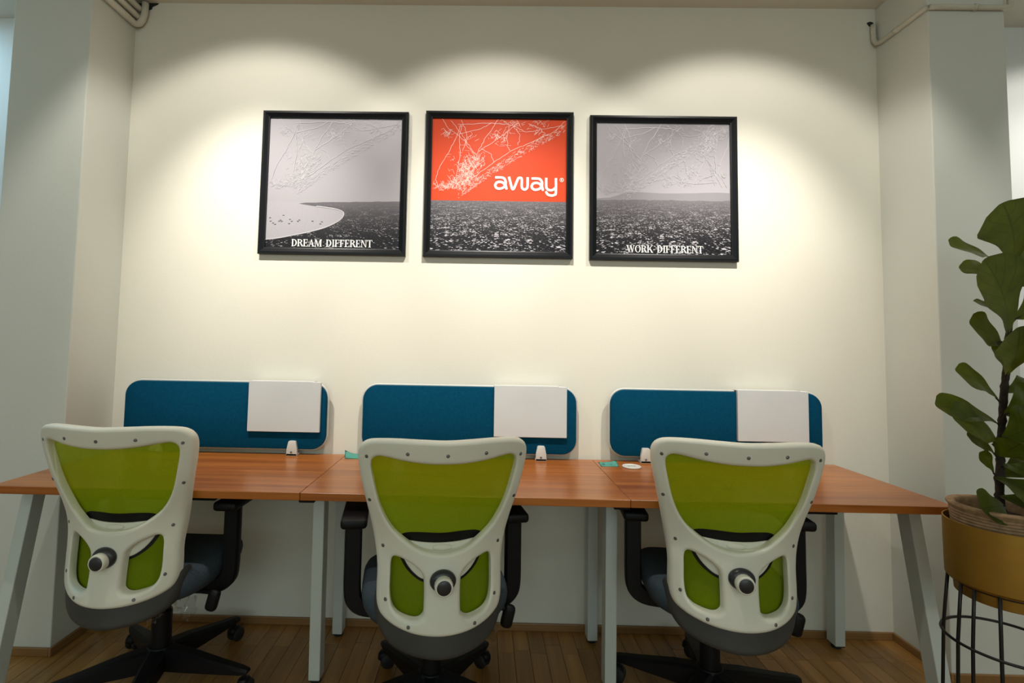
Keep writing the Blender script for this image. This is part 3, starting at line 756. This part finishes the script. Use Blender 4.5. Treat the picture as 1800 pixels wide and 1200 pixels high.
# ------------------------------------------------------------------ office chairs
HUB = 0.375
_zs = [.30, .36, .40, .451, .511, .58, .66, .73, .80, .87, .942, 1.0]
_ys = [.036, .040, .044, .050, .060, .067, .075, .062, .040, .02, 0, -.010]
_zz = np.linspace(.30, 1.0, 141); _yy = np.interp(_zz, _zs, _ys)
_yy = np.convolve(np.pad(_yy, 8, 'edge'), np.ones(17) / 17, 'valid')
_cc = np.interp(_zz, [.30, .40, .451, .511, .66, .80, .942, 1.0], [2.6, 2.6, 2.5, 2.28, 2.0, 1.38, 1.32, 1.32])
_cc = np.convolve(np.pad(_cc, 8, 'edge'), np.ones(17) / 17, 'valid')
def back_y(t, z): return np.interp(z, _zz, _yy) + np.interp(z, _zz, _cc) * np.asarray(t) ** 2 - HUB
def closed_smooth(P, step=0.008):
    P = [Vector((p[0], p[1], 0)) for p in P]; n = len(P); out = []
    for i in range(n):
        p0, p1, p2, p3 = P[i - 1], P[i], P[(i + 1) % n], P[(i + 2) % n]
        k = max(1, int((p2 - p1).length / step + .5))
        for j in range(k):
            t = j / k
            c = 0.5 * ((2 * p1) + (p2 - p0) * t + (2 * p0 - 5 * p1 + 4 * p2 - p3) * t * t + (3 * p1 - p0 - 3 * p2 + p3) * t ** 3)
            out.append((c.x, c.y))
    return out
def area(P): return 0.5 * sum(a[0] * b[1] - b[0] * a[1] for a, b in zip(P, P[1:] + P[:1]))
def ccw(P): return P if area(P) > 0 else P[::-1]
def seg_dist(Q, P):
    Q = np.asarray(Q)[:, None, :]; A = np.asarray(P)[None]; C = np.asarray(P[1:] + P[:1])[None]
    d = C - A; t = np.clip(((Q - A) * d).sum(-1) / np.maximum((d * d).sum(-1), 1e-12), 0, 1)
    return np.sqrt((((A + d * t[..., None]) - Q) ** 2).sum(-1)).min(1)
def sheet(outer, holes, rad, depth, off, grid=0.014, steps=(0.0025, 0.006, 0.010), cap=True):
    """curved plate following the chair's back: rounded rims on the rear side, walls and an inner face"""
    loops = [ccw(outer)] + [ccw(h) for h in holes]
    pts = []; edges = []
    for L in loops:
        s = len(pts); pts += L; edges += [(s + i, s + (i + 1) % len(L)) for i in range(len(L))]
    nb = len(pts); extra = []
    steps = [d for d in steps if d <= rad * 1.02] + [rad] if rad > 0 else []
    for li, L in enumerate(loops):
        n = len(L)
        for d in sorted(set(steps)):
            for i in range(n):
                a = Vector(L[i - 1]); c = Vector(L[(i + 1) % n]); tdir = (c - a).normalized(); nr = Vector((-tdir.y, tdir.x))
                if li > 0: nr = -nr
                extra.append((L[i][0] + nr.x * d, L[i][1] + nr.y * d, d))
    xs = np.arange(-0.27, 0.271, grid); zs = np.arange(0.3, 1.02, grid)
    gx, gz = np.meshgrid(xs, zs); Gp = np.stack([gx.ravel(), gz.ravel()], 1)
    def dist(Qp): return np.min([seg_dist(Qp, L) for L in loops], axis=0)
    def ok(Qp):
        r = inside(Qp, loops[0])
        for h in loops[1:]: r &= ~inside(Qp, h)
        return r
    E_ = np.array([e[:2] for e in extra]) if extra else np.zeros((0, 2))
    if len(E_):
        de = dist(E_); k = ok(E_) & (de > np.array([e[2] for e in extra]) * 0.9); E_ = E_[k]
    Gp = Gp[ok(Gp)]; Gp = Gp[dist(Gp) > (rad + 0.004 if rad else 0.004)]
    allp = np.vstack([np.array(pts), E_, Gp])
    vo, eo, fo, *_ = delaunay_2d_cdt([Vector(p) for p in allp], edges, [], 0, 1e-6)
    V = np.array([(v.x, v.y) for v in vo])
    F = np.array(fo); cen = V[F].mean(1); F = F[ok(cen)]
    dd = dist(V)
    rr = np.clip(rad - dd, 0, rad) if rad else np.zeros(len(V))
    lift = (rad - np.sqrt(np.maximum(rad ** 2 - rr ** 2, 0))) if rad else np.zeros(len(V))
    y = back_y(V[:, 0], V[:, 1]) + off + lift
    bm = B()
    front = [bm.verts.new((V[i, 0], y[i], V[i, 1])) for i in range(len(V))]
    for f in F:
        a, b_, c = (front[i] for i in f)
        fc = bm.faces.new((a, b_, c))
    yb = back_y(V[:, 0], V[:, 1]) + off + depth
    if cap:
        back = {}
        def bv(i):
            if i not in back: back[i] = bm.verts.new((V[i, 0], yb[i], V[i, 1]))
            return back[i]
        cnt = {}
        for f in F:
            for a, c in ((f[0], f[1]), (f[1], f[2]), (f[2], f[0])):
                k = (min(a, c), max(a, c)); cnt.setdefault(k, []).append((a, c))
        for f in F: bm.faces.new((bv(f[2]), bv(f[1]), bv(f[0])))
        for k, l in cnt.items():
            if len(l) == 1:
                a, c = l[0]; bm.faces.new((front[c], front[a], bv(a), bv(c)))
    bmesh.ops.delete(bm, geom=[v for v in bm.verts if not v.link_faces], context='VERTS')
    bmesh.ops.recalc_face_normals(bm, faces=bm.faces[:])
    if not cap:
        bm.normal_update()
        if sum(f.normal.y for f in bm.faces) > 0: bmesh.ops.reverse_faces(bm, faces=bm.faces[:])
    return bm
def mirror(h): return h + [(-x, z) for x, z in h[::-1] if x > 1e-6]
OUT = mirror([(0, .981), (.07, .983), (.14, .984), (.195, .981), (.226, .974), (.244, .957), (.250, .93), (.244, .88), (.230, .815), (.214, .75), (.201, .69), (.191, .63), (.187, .585), (.188, .53), (.186, .492), (.176, .466), (.150, .449), (.115, .438), (.07, .431), (0, .428)])
UP = mirror([(0, .915), (.05, .916), (.11, .922), (.165, .931), (.193, .933), (.209, .922), (.211, .90), (.203, .86), (.188, .80), (.169, .752), (.143, .712), (.108, .683), (.07, .661), (.03, .651), (0, .649)])
LOW = [(.140, .631), (.122, .630), (.09, .617), (.063, .597), (.053, .572), (.052, .50), (.056, .479), (.073, .468), (.10, .469), (.126, .477), (.142, .496), (.148, .53), (.148, .58), (.147, .615)]
OUT_S, UP_S, LOW_S = closed_smooth(OUT), closed_smooth(UP, .007), closed_smooth(LOW, .006)
LOW_M = [(-x, z) for x, z in LOW_S]
BOLTS = [(0, .942), (.111, .946), (.225, .931), (.214, .80), (.172, .66), (.161, .511), (.095, .451)]

chair = thing('office_chair', 'x', 'office chair', (0, 0, 0), 0, 'green mesh office chairs')
b = sheet(OUT_S, [UP_S, LOW_S, LOW_M], 0.012, 0.032, 0.0)
bf = obj('back_frame', b, M['white_plastic'], chair); auto_smooth(bf, 50)
bme = None
for t_, z in BOLTS:
    for sgn in ((1,) if t_ == 0 else (1, -1)):
        tx = t_ * sgn; y = float(back_y(tx, z))
        e = 0.004; nrm = Vector((float(back_y(tx + e, z) - back_y(tx - e, z)) / (2 * e), -1, float(back_y(tx, z + e) - back_y(tx, z - e)) / (2 * e))).normalized()
        if bme is None:
            b = B(); cyl(b, (0, 0, -0.004), (0, 0, 0.0012), 0.0060, 0.0052, 14)
            cyl(b, (0, 0, 0.0012), (0, 0, 0.0017), 0.0034, 0.0024, 6)
            bme = mesh_from(b, 'bolt'); bme.materials.append(M['bolt'])
        o = bpy.data.objects.new('bolt', bme); COL.objects.link(o); o.parent = bf; o.location = (tx, y, z)
        o.rotation_euler = nrm.to_track_quat('Z', 'Y').to_euler()
# mesh panel stretched over the inner side
inn = [(x * .955, .705 + (z - .705) * .965) for x, z in OUT_S]
obj('mesh_panel', sheet(inn, [], 0.0, 0.0, 0.040, grid=0.02, cap=False), M['mesh'], chair, True)
# lumbar support: white plate and dark pad behind it
lum = mirror([(0, .669), (.05, .670), (.10, .673), (.118, .668), (.122, .650), (.115, .628), (.098, .600), (.075, .578), (.05, .566), (0, .560)])
lp_ = obj('lumbar_support', sheet(closed_smooth(lum, .008), [], 0.003, 0.005, 0.0325, grid=.02, steps=(.0015,)), M['white_plastic'], chair); auto_smooth(lp_, 50)
lum2 = mirror([(0, .697), (.06, .699), (.105, .695), (.126, .680), (.130, .650), (.122, .622), (.104, .592), (.078, .570), (.05, .557), (0, .551)])
o = obj('lumbar_pad', sheet(closed_smooth(lum2, .008), [], 0.0, 0.0018, 0.0378, grid=.03), M['black'], lp_)
b = B(); g = bmesh.ops.create_uvsphere(b, u_segments=18, v_segments=9, radius=1.0)
yl = float(back_y(0, .655)) + .0325
for v in b.verts: v.co = Vector((v.co.x * .030, yl + v.co.y * .007, .657 + v.co.z * .009))
obj('lumbar_boss', b, M['white_plastic'], lp_, True)
# tension knob
ky = float(back_y(0, .577))
b = B(); lathe(b, [(0.0, -.004), (.037, -.004), (.038, .002), (.036, .008), (.032, .012), (.025, .0155), (0.0, .016)], 36, (0, ky, .577), 'Y')
for v in b.verts: v.co.z = .577 + (v.co.z - .577) * .84
kb = obj('knob_base', b, M['knob_dark'], chair, True)
b = B(); prof = []
lathe(b, [(.019, .010), (.0255, .012), (.0265, .018), (.0265, .030), (.0255, .035), (.023, .037), (.0205, .0365), (0, .0365)], 40, (0, ky, .572), 'Y')
for i, v in enumerate(b.verts):
    r_ = math.hypot(v.co.x, v.co.z - .572)
    if r_ > .0258:
        a = math.atan2(v.co.z - .572, v.co.x); f = 1 - .03 * (math.cos(a * 20) < -.4)
        v.co.x *= f; v.co.z = .572 + (v.co.z - .572) * f
kn = obj('knob', b, M['white_plastic'], chair); auto_smooth(kn, 50)
b = B(); lathe(b, [(0, .034), (.0205, .034), (.0205, .0375), (.019, .0388), (0, .0395)], 30, (0, ky, .572), 'Y'); obj('knob_cap', b, M['knob_dark'], kn, True)
# grey lower shell
low = mirror([(0, .448), (.08, .450), (.135, .458), (.166, .482), (.186, .508), (.193, .49), (.192, .460), (.183, .426), (.162, .396), (.126, .377), (.07, .366), (0, .361)])
ls = obj('lower_shell', sheet(closed_smooth(low, .008), [], 0.016, 0.06, 0.010, steps=(.003, .007, .012)), M['grey_plastic'], chair); auto_smooth(ls, 55)
# seat cushion
b = B(); rings = []; nseg = 56
for z, s in ((.386, .66), (.387, .76), (.393, .86), (.406, .935), (.427, .985), (.448, 1.0), (.464, .992), (.476, .965), (.484, .92), (.488, .85), (.490, .6), (.489, .3)):
    ring = []
    for i in range(nseg):
        a = 2 * math.pi * i / nseg; c, sn = math.cos(a), math.sin(a); e = 2 / 3.4
        px = math.copysign(abs(c) ** e, c) * .237; py = math.copysign(abs(sn) ** e, sn) * .240
        ring.append(b.verts.new((px * s, .362 - HUB + py * s, z - (.018 * max(0, py / .24) ** 3) + .006 * (px / .237) ** 2)))
    rings.append(ring)
for A, C in zip(rings[:-1], rings[1:]):
    for i in range(nseg): b.faces.new((A[i], A[(i + 1) % nseg], C[(i + 1) % nseg], C[i]))
b.faces.new(rings[0][::-1]); b.faces.new(rings[-1])
obj('seat', b, M['seat'], chair, True)
# mechanism under the seat and bar up to the back
b = B(); box(b, (-.075, -.13, .350), (.075, .10, .399), .008, 2); box(b, (-.045, -.285, .380), (.045, -.12, .398), .004, 1)
obj('mechanism', b, M['black'], chair)
b = B(); pts = [(.070, -.09, .386), (.16, -.095, .388), (.238, -.105, .388)]
tube(b, pts, .0075, 10)
box(b, (.226, -.121, .326), (.266, -.089, .400), .0145, 3, Matrix.Translation((.242, -.105, .388)) @ Matrix.Rotation(R(14), 4, 'Y') @ Matrix.Translation((-.242, .105, -.388)))
o = obj('lever', b, M['black'], chair); auto_smooth(o, 50)
# arms
for sgn in (-1, 1):
    path = smooth_path([(.10, -.045, .385), (.17, -.045, .386), (.225, -.045, .392), (.255, -.045, .410), (.267, -.045, .445), (.268, -.045, .55), (.268, -.045, .670)], 5)
    sect = [(u_, v_) for u_, v_ in ((-.018, -.022), (-.011, -.027), (.011, -.027), (.018, -.022), (.018, .022), (.011, .027), (-.011, .027), (-.018, .022))]
    b = B(); tube(b, [(p.x * sgn, p.y, p.z) for p in path], 1.0, sect=sect)
    box(b, (sgn * .268 - .013 - sgn * .012, -.053, .585), (sgn * .268 + .013 - sgn * .012, -.037, .606), .003, 1)
    bmesh.ops.recalc_face_normals(b, faces=b.faces[:])
    a = obj('armrest', b, M['black'], chair); auto_smooth(a, 40)
    b = B(); vs = box(b, (sgn * .266 - .042, -.112, .660), (sgn * .266 + .042, .135, .692), .012, 4)
    obj('arm_pad', b, M['black'], a, True)
# gas column, five-star base, casters
b = B(); lathe(b, [(.0, .085), (.034, .085), (.033, .27), (.028, .272), (.015, .263), (.015, .352), (0, .352)], 24); o = obj('gas_column', b, M['black'], chair); auto_smooth(o, 40)
b = B(); lathe(b, [(0, .070), (.046, .072), (.052, .09), (.050, .135), (.040, .150), (0, .152)], 28); sb = obj('star_base', b, M['black'], chair); auto_smooth(sb, 40)
b = B(); secs = ((.030, .031, .074, .148), (.12, .028, .075, .136), (.24, .023, .077, .112), (.315, .019, .078, .099), (.340, .014, .081, .093))
rings = []
for r_, hw, za, zb in secs:
    rings.append([b.verts.new(c) for c in ((r_, -hw, za), (r_, hw, za), (r_, hw, zb - .008), (r_, hw * .6, zb), (r_, -hw * .6, zb), (r_, -hw, zb - .008))])
for A, C in zip(rings[:-1], rings[1:]):
    for i in range(6): b.faces.new((A[i], A[(i + 1) % 6], C[(i + 1) % 6], C[i]))
b.faces.new(rings[0][::-1]); b.faces.new(rings[-1]); bmesh.ops.recalc_face_normals(b, faces=b.faces[:])
bl = mesh_from(b, 'base_leg'); bl.materials.append(M['black'])
for k in range(5):
    o = bpy.data.objects.new('base_leg', bl); COL.objects.link(o); o.parent = sb; o.rotation_euler = (0, 0, R(72 * k))
b = B(); cyl(b, (0, 0, .052), (0, 0, .082), .0055, n=12); lathe(b, [(.0, .062), (.020, .060), (.027, .050), (.029, .036), (.026, .034), (.0, .034)], 20)
for v in b.verts:
    if v.co.z < .0635 and abs(v.co.y) > .0149: v.co.y = math.copysign(.0149 + (abs(v.co.y) - .0149) * .4, v.co.y)
cast_me = mesh_from(b, 'caster'); cast_me.materials.append(M['black'])
b = B(); lathe(b, [(0, -.008), (.022, -.008), (.0265, -.005), (.0275, 0), (.0265, .005), (.022, .008), (0, .008)], 24, (0, 0, 0), 'Y')
wheel_me = mesh_from(b, 'wheel'); wheel_me.materials.append(M['rubber'])
for me in (cast_me, wheel_me): me.polygons.foreach_set('use_smooth', [True] * len(me.polygons))
for k in range(5):
    c = bpy.data.objects.new('caster', cast_me); COL.objects.link(c); c.parent = chair
    for s in (-1, 1):
        w_ = bpy.data.objects.new('wheel', wheel_me); COL.objects.link(w_); w_.parent = c; w_.location = (.008, s * .0145, .0275)
# leftover clear wrapping film
b = B(); rr = random.Random(4); g = []
for i in range(25):
    row = []
    for j in range(8):
        u, v = i / 24, j / 7
        row.append(b.verts.new((.05 + u * .15 + rr.uniform(-.004, .004), -.19 + u * .05 + .012 * math.sin(u * 40 + v * 6) + rr.uniform(-.012, .012), .392 - v * (.046 + .026 * math.sin(u * 9) + rr.uniform(0, .012)) + rr.uniform(-.003, .003))))
    g.append(row)
for i in range(24):
    for j in range(7): b.faces.new((g[i][j], g[i + 1][j], g[i + 1][j + 1], g[i][j + 1]))
obj('wrapping_film', b, M['film'], chair)

def set_chair(c, pose, base_deg, label):
    x, y, th = pose
    c.location = (x - HUB * math.sin(th), y + HUB * math.cos(th), 0); c.rotation_euler = (0, 0, th); c['label'] = label
    cs_ = [k for k in c.children if k.name.startswith('caster')]
    for k in c.children:
        if k.name.startswith('star_base'): k.rotation_euler = (0, 0, R(base_deg) - th)
    r3 = random.Random(int(base_deg * 7) + 3)
    for i, k in enumerate(cs_):
        a = R(base_deg + 72 * i) - th
        k.location = (.325 * math.cos(a), .325 * math.sin(a), 0); k.rotation_euler = (0, 0, r3.uniform(0, 6.28))
ch2 = copy_tree(chair); ch3 = copy_tree(chair)
set_chair(chair, (-1.175, -.813, -.024), 66, 'green mesh office chair with white back frame nearest the left pier')
set_chair(ch2, (-.110, -.912, .174), 56, 'green mesh office chair with white back frame, middle of the three')
set_chair(ch3, (.749, -.854, -.116), 8, 'green mesh office chair with white back frame nearest the potted plant')

# ------------------------------------------------------------------ plant, pot and stand
PX, PY = 1.505, -0.808
st = thing('plant_stand', 'round brass planter on black wire legs right of the desks', 'plant stand', (PX, PY, 0))
b = B(); lathe(b, [(0.0, .550), (.108, .550), (.112, .553), (.114, .585), (.126, .588), (.132, .596), (.1335, .700), (.1335, .762), (.1310, .7625), (.1305, .700), (.1290, .600), (.0, .598)], 72)
o = obj('brass_bowl', b, M['brass'], st); auto_smooth(o, 35)
b = B(); tube(b, [(.1145 * math.cos(a), .1145 * math.sin(a), .584) for a in [2 * math.pi * i / 64 for i in range(64)]], .0035, 8, True); obj('bowl_ring', b, M['wire'], st, True)
b = B(); tube(b, [(.1445 * math.cos(a), .1445 * math.sin(a), .426) for a in [2 * math.pi * i / 72 for i in range(72)]], .0042, 8, True); obj('wire_ring', b, M['wire'], st, True)
b = B(); tube(b, [(.150 * math.cos(a), .150 * math.sin(a), .0045) for a in [2 * math.pi * i / 72 for i in range(72)]], .0045, 8, True); obj('floor_ring', b, M['wire'], st, True)
for a in (138, 178, 195, 220, 258, 298, 338, 20):
    a = R(a)
    b = B(); tube(b, [(r_ * math.cos(a), r_ * math.sin(a), z) for r_, z in ((.124, .588), (.132, .50), (.138, .428), (.146, .2), (.150, .004))], .0045, 8); obj('wire_leg', b, M['wire'], st, True)
rp = thing('rope_pot', 'ribbed brown rope pot sitting inside the brass planter', 'plant pot', (PX, PY + .008, .598))
b = B(); prof = [(0.0, 0.0), (.088, 0.0)]
nr = 23
for k in range(nr):
    z = .004 + k * .0086; r_ = .090 + .0215 * (k / (nr - 1)) ** .8
    prof += [(r_ - .0016, z), (r_ + .0022, z + .0028), (r_ + .0022, z + .0058)]
prof += [(.1175, .2025), (.1195, .2065), (.1180, .2110), (.1120, .2125), (.1010, .2120), (.0965, .2085), (.0950, .200), (.0930, .170), (0, .170)]
lathe(b, prof, 64); o = obj('rope_wall', b, M['rope'], rp); auto_smooth(o, 60)
b = B(); lathe(b, [(.0935, .172), (.09, .178), (.05, .183), (0, .185)], 40)
for v in b.verts: v.co.z += random.uniform(-.002, .002)
obj('soil', b, M['soil'], rp, True)
fig = thing('fiddle_leaf_fig', 'tall fiddle leaf fig with broad dark green leaves in the rope pot', 'plant', (PX + .012, PY + .010, .776))
FO = Vector(fig.location)
tr = [(1.507, -.802, .770), (1.507, -.80, .856), (1.517, -.80, .988), (1.530, -.80, 1.122), (1.544, -.80, 1.223), (1.559, -.80, 1.359), (1.577, -.80, 1.514), (1.585, -.80, 1.60)]
P = smooth_path(tr, 12); b = B()
rr = random.Random(2)
tube(b, [p - FO for p in P], [.0115 * (1 - .55 * i / len(P)) * (1 + .22 * (rr.random() - .5) + (.25 if i % 5 == 0 else 0)) for i in range(len(P))], 10)
obj('trunk', b, M['bark'], fig, True)
LEAVES = [
    ((1.578, -0.800, 1.528), (1.509, -0.860, 1.695), 0.205, 0),
    ((1.508, -0.820, 1.524), (1.359, -0.850, 1.574), 0.085, 60),
    ((1.550, -0.780, 1.489), (1.473, -0.740, 1.528), 0.07, 40),
    ((1.522, -0.830, 1.310), (1.399, -0.920, 1.517), 0.160, 10),
    ((1.550, -0.800, 1.349), (1.479, -0.780, 1.418), 0.055, 60),
    ((1.543, -0.800, 1.260), (1.424, -0.830, 1.347), 0.100, 35),
    ((1.510, -0.830, 1.191), (1.476, -0.920, 1.324), 0.130, 0),
    ((1.530, -0.810, 1.193), (1.498, -0.820, 1.290), 0.060, 20),
    ((1.518, -0.800, 1.112), (1.379, -0.830, 1.208), 0.075, 45),
    ((1.510, -0.800, 1.048), (1.295, -0.860, 1.111), 0.080, 52),
    ((1.492, -0.820, 0.995), (1.308, -0.900, 1.081), 0.100, 45),
    ((1.499, -0.800, 0.955), (1.409, -0.820, 1.019), 0.055, 45),
    ((1.492, -0.800, 0.902), (1.458, -0.800, 0.962), 0.050, 30),
    ((1.531, -0.800, 1.139), (1.682, -0.770, 1.156), 0.080, 60),
    ((1.511, -0.820, 1.077), (1.571, -0.880, 1.123), 0.110, 20),
    ((1.502, -0.820, 1.008), (1.547, -0.900, 1.067), 0.110, 30),
    ((1.480, -0.820, 0.959), (1.484, -0.890, 1.002), 0.085, 40),
    ((1.500, -0.800, 0.892), (1.652, -0.780, 0.929), 0.080, 50),
    ((1.474, -0.820, 0.897), (1.527, -0.930, 0.851), 0.100, 30),
    ((1.477, -0.830, 0.844), (1.549, -0.930, 0.834), 0.080, 40),
    ((1.500, -0.820, 0.815), (1.395, -0.870, 0.822), 0.080, 35),
    ((1.580, -0.800, 1.462), (1.676, -0.830, 1.511), 0.130, 20),
    ((1.576, -0.800, 1.359), (1.740, -0.780, 1.436), 0.130, 30),
    ((1.592, -0.800, 1.532), (1.700, -0.790, 1.685), 0.150, 10),
    ((1.579, -0.780, 1.257), (1.740, -0.760, 1.296), 0.120, 30),
    ((1.505, -0.812, 0.930), (1.585, -0.880, 0.905), 0.080, 35),
    ((1.500, -0.790, 0.985), (1.610, -0.830, 0.968), 0.085, 40),
    ((1.555, -0.790, 1.430), (1.470, -0.830, 1.462), 0.060, 45),
]
def trunk_at(z):
    for a, c in zip(tr[:-1], tr[1:]):
        if a[2] <= z <= c[2]:
            t = (z - a[2]) / (c[2] - a[2]); return Vector(a).lerp(Vector(c), t)
    return Vector(tr[-1] if z > tr[-1][2] else tr[0])
def leaf(base, tip, wd, roll, k):
    wd *= 1.30; roll *= .70
    base, tip = Vector(base), Vector(tip); r4 = random.Random(k * 13 + 1)
    ax = tip - base; L = ax.length; ax.normalize()
    side = ax.cross(Vector((0, -1, .15))).normalized(); nrm = side.cross(ax).normalized()
    rot = max((Matrix.Rotation(R(roll) * sg, 3, ax) for sg in (1, -1)), key=lambda m_: (m_ @ nrm).z)   # upper face turns to the light
    side = rot @ side; nrm = rot @ nrm
    nu, nv = 9, 17; b = B(); uvl = b.loops.layers.uv.new('UV'); g = []; ph = r4.uniform(0, 6)
    for j in range(nv):
        v = j / (nv - 1)
        prof = (.10 + .90 * (v / .70) ** 1.15 - .06 * math.sin(math.pi * v / .70)) if v < .70 else max(.03, 1 - ((v - .70) / .30) ** 2.6) ** .55
        if j == 0: prof = .03
        hw = wd / 2 * prof
        row = []
        for i in range(nu):
            s = (i / (nu - 1)) * 2 - 1
            bend = -.10 * L * (v - .15) ** 2 * (1 if v > .15 else 0) + .04 * L * math.sin(math.pi * v)
            cup = .16 * abs(s) ** 1.5 * hw + .06 * hw * abs(s) * math.sin(v * 15 + ph + (2 if s > 0 else 0))
            p = base + ax * (L * v) + side * (hw * s) + nrm * (bend + cup)
            row.append((b.verts.new(p - FO), (i / (nu - 1), v)))
        g.append(row)
    for j in range(nv - 1):
        for i in range(nu - 1):
            q4 = (g[j][i], g[j][i + 1], g[j + 1][i + 1], g[j + 1][i])
            f = b.faces.new([a[0] for a in q4])
            for l, a in zip(f.loops, q4): l[uvl].uv = a[1]
    o = obj('leaf', b, M['leaf'], fig, True)
    # petiole back to the trunk
    t0 = trunk_at(base.z - .012)
    b = B(); tube(b, [t0 - FO, (t0.lerp(base, .5) + Vector((0, 0, -.004))) - FO, base - FO, base + ax * L * .12 + nrm * .001 - FO], [.0030, .0026, .0022, .0014], 8); obj('stalk', b, M['bark'], o, True)
for k, (a, c, wd, ro) in enumerate(LEAVES): leaf(a, c, wd, ro, k)

# ------------------------------------------------------------------ painted pipes near the ceiling
def pipe(name, label, pts, r, extra=None, group='painted conduit pipes'):
    t = thing(name, label, 'pipe', pts[0], 0, group)
    o0 = Vector(pts[0]); b = B(); tube(b, [Vector(p) - o0 for p in pts], r, 14); obj('tube', b, M['pipe'], t, True)
    for (pa, pb, rr_) in (extra or []):
        b = B(); cyl(b, Vector(pa) - o0, Vector(pb) - o0, rr_, n=16); obj('coupling', b, M['pipe'], t, True)
    return t
def arc(c, u, v, r, n=8): return [Vector(c) + Vector(u) * r * math.cos(i / n * math.pi / 2) + Vector(v) * r * math.sin(i / n * math.pi / 2) for i in range(n + 1)]
xl = XL + 0.018
pipe('conduit_pipe', 'lowest of three cream pipes at the ceiling on the left pier',
     [(xl, -0.55, 2.734), (xl, -0.04, 2.734)] + [(xl + .004, -.028, 2.736), (xl + .014, -.02, 2.744), (xl + .026, -.018, 2.762), (xl + .034, -.018, 2.79), (xl + .036, -.018, 2.845)], 0.0150,
     [((xl, -0.228, 2.734), (xl, -0.250, 2.734), .0185)])
pipe('conduit_pipe', 'middle of three cream pipes at the ceiling on the left pier', [(xl + .006, -0.55, 2.774), (xl + .006, -0.022, 2.774), (xl + .006, -.002, 2.774)], 0.0140)
pipe('conduit_pipe', 'topmost of three cream pipes at the ceiling on the left pier', [(xl + .010, -0.55, 2.814), (xl + .010, -0.02, 2.814), (xl + .010, -.002, 2.814)], 0.0145)
b = B()
for i, (rx_, rz_) in enumerate(((.05, .022), )):
    pts = [(XL + .048 + rx_ * math.cos(a) * (1 + .3 * math.sin(3 * a)), 2.848 + min(.0095, rz_ * math.sin(a) * (1 + .3 * math.cos(5 * a)))) for a in [2 * math.pi * k / 18 for k in range(18)]]
    slab(b, pts, -0.0012, 0.002)
tag(obj('wall_hole', b, M['dark_gap']), 'dark ragged hole in the wall above the left pipes', 'hole')
xr = XR - 0.012
pz = 2.672
pts = [(xr - .006, -.010, 2.775), (xr - .008, -.011, 2.74), (xr - .006, -.012, 2.70), (xr - .001, -.020, pz + .008), (xr, -.040, pz), (xr, DR + .02, pz), (xr, DR - .010, pz)]
pipe('conduit_pipe', 'cream pipe sloping along the inner side of the right pier', pts, 0.0105, [((xr, -.125, pz), (xr, -.150, pz), .0125)])
pts = [(xr + .009, DR - .012, pz), (xr + .03, DR - .012, pz), (PR - .03, DR - .012, pz), (PR + .002, DR - .012, pz), (PR + .010, DR - .012, pz + .004), (PR + .014, DR - .012, pz + .014), (PR + .014, DR - .012, ZC - .002)]
pipe('conduit_pipe', 'cream pipe across the front of the right pier', pts, 0.0105, [((PR - .135, DR - .012, pz), (PR - .125, DR - .012, pz), .0135)])
b = B(); slab(b, [(XR - .024 + .014 * math.cos(a) * (1 + .25 * math.sin(3 * a)), 2.785 + .012 * math.sin(a)) for a in [2 * math.pi * k / 14 for k in range(14)]], -0.0012, 0.002)
tag(obj('wall_hole', b, M['dark_gap']), 'small dark hole where the right pipe enters the wall', 'hole')
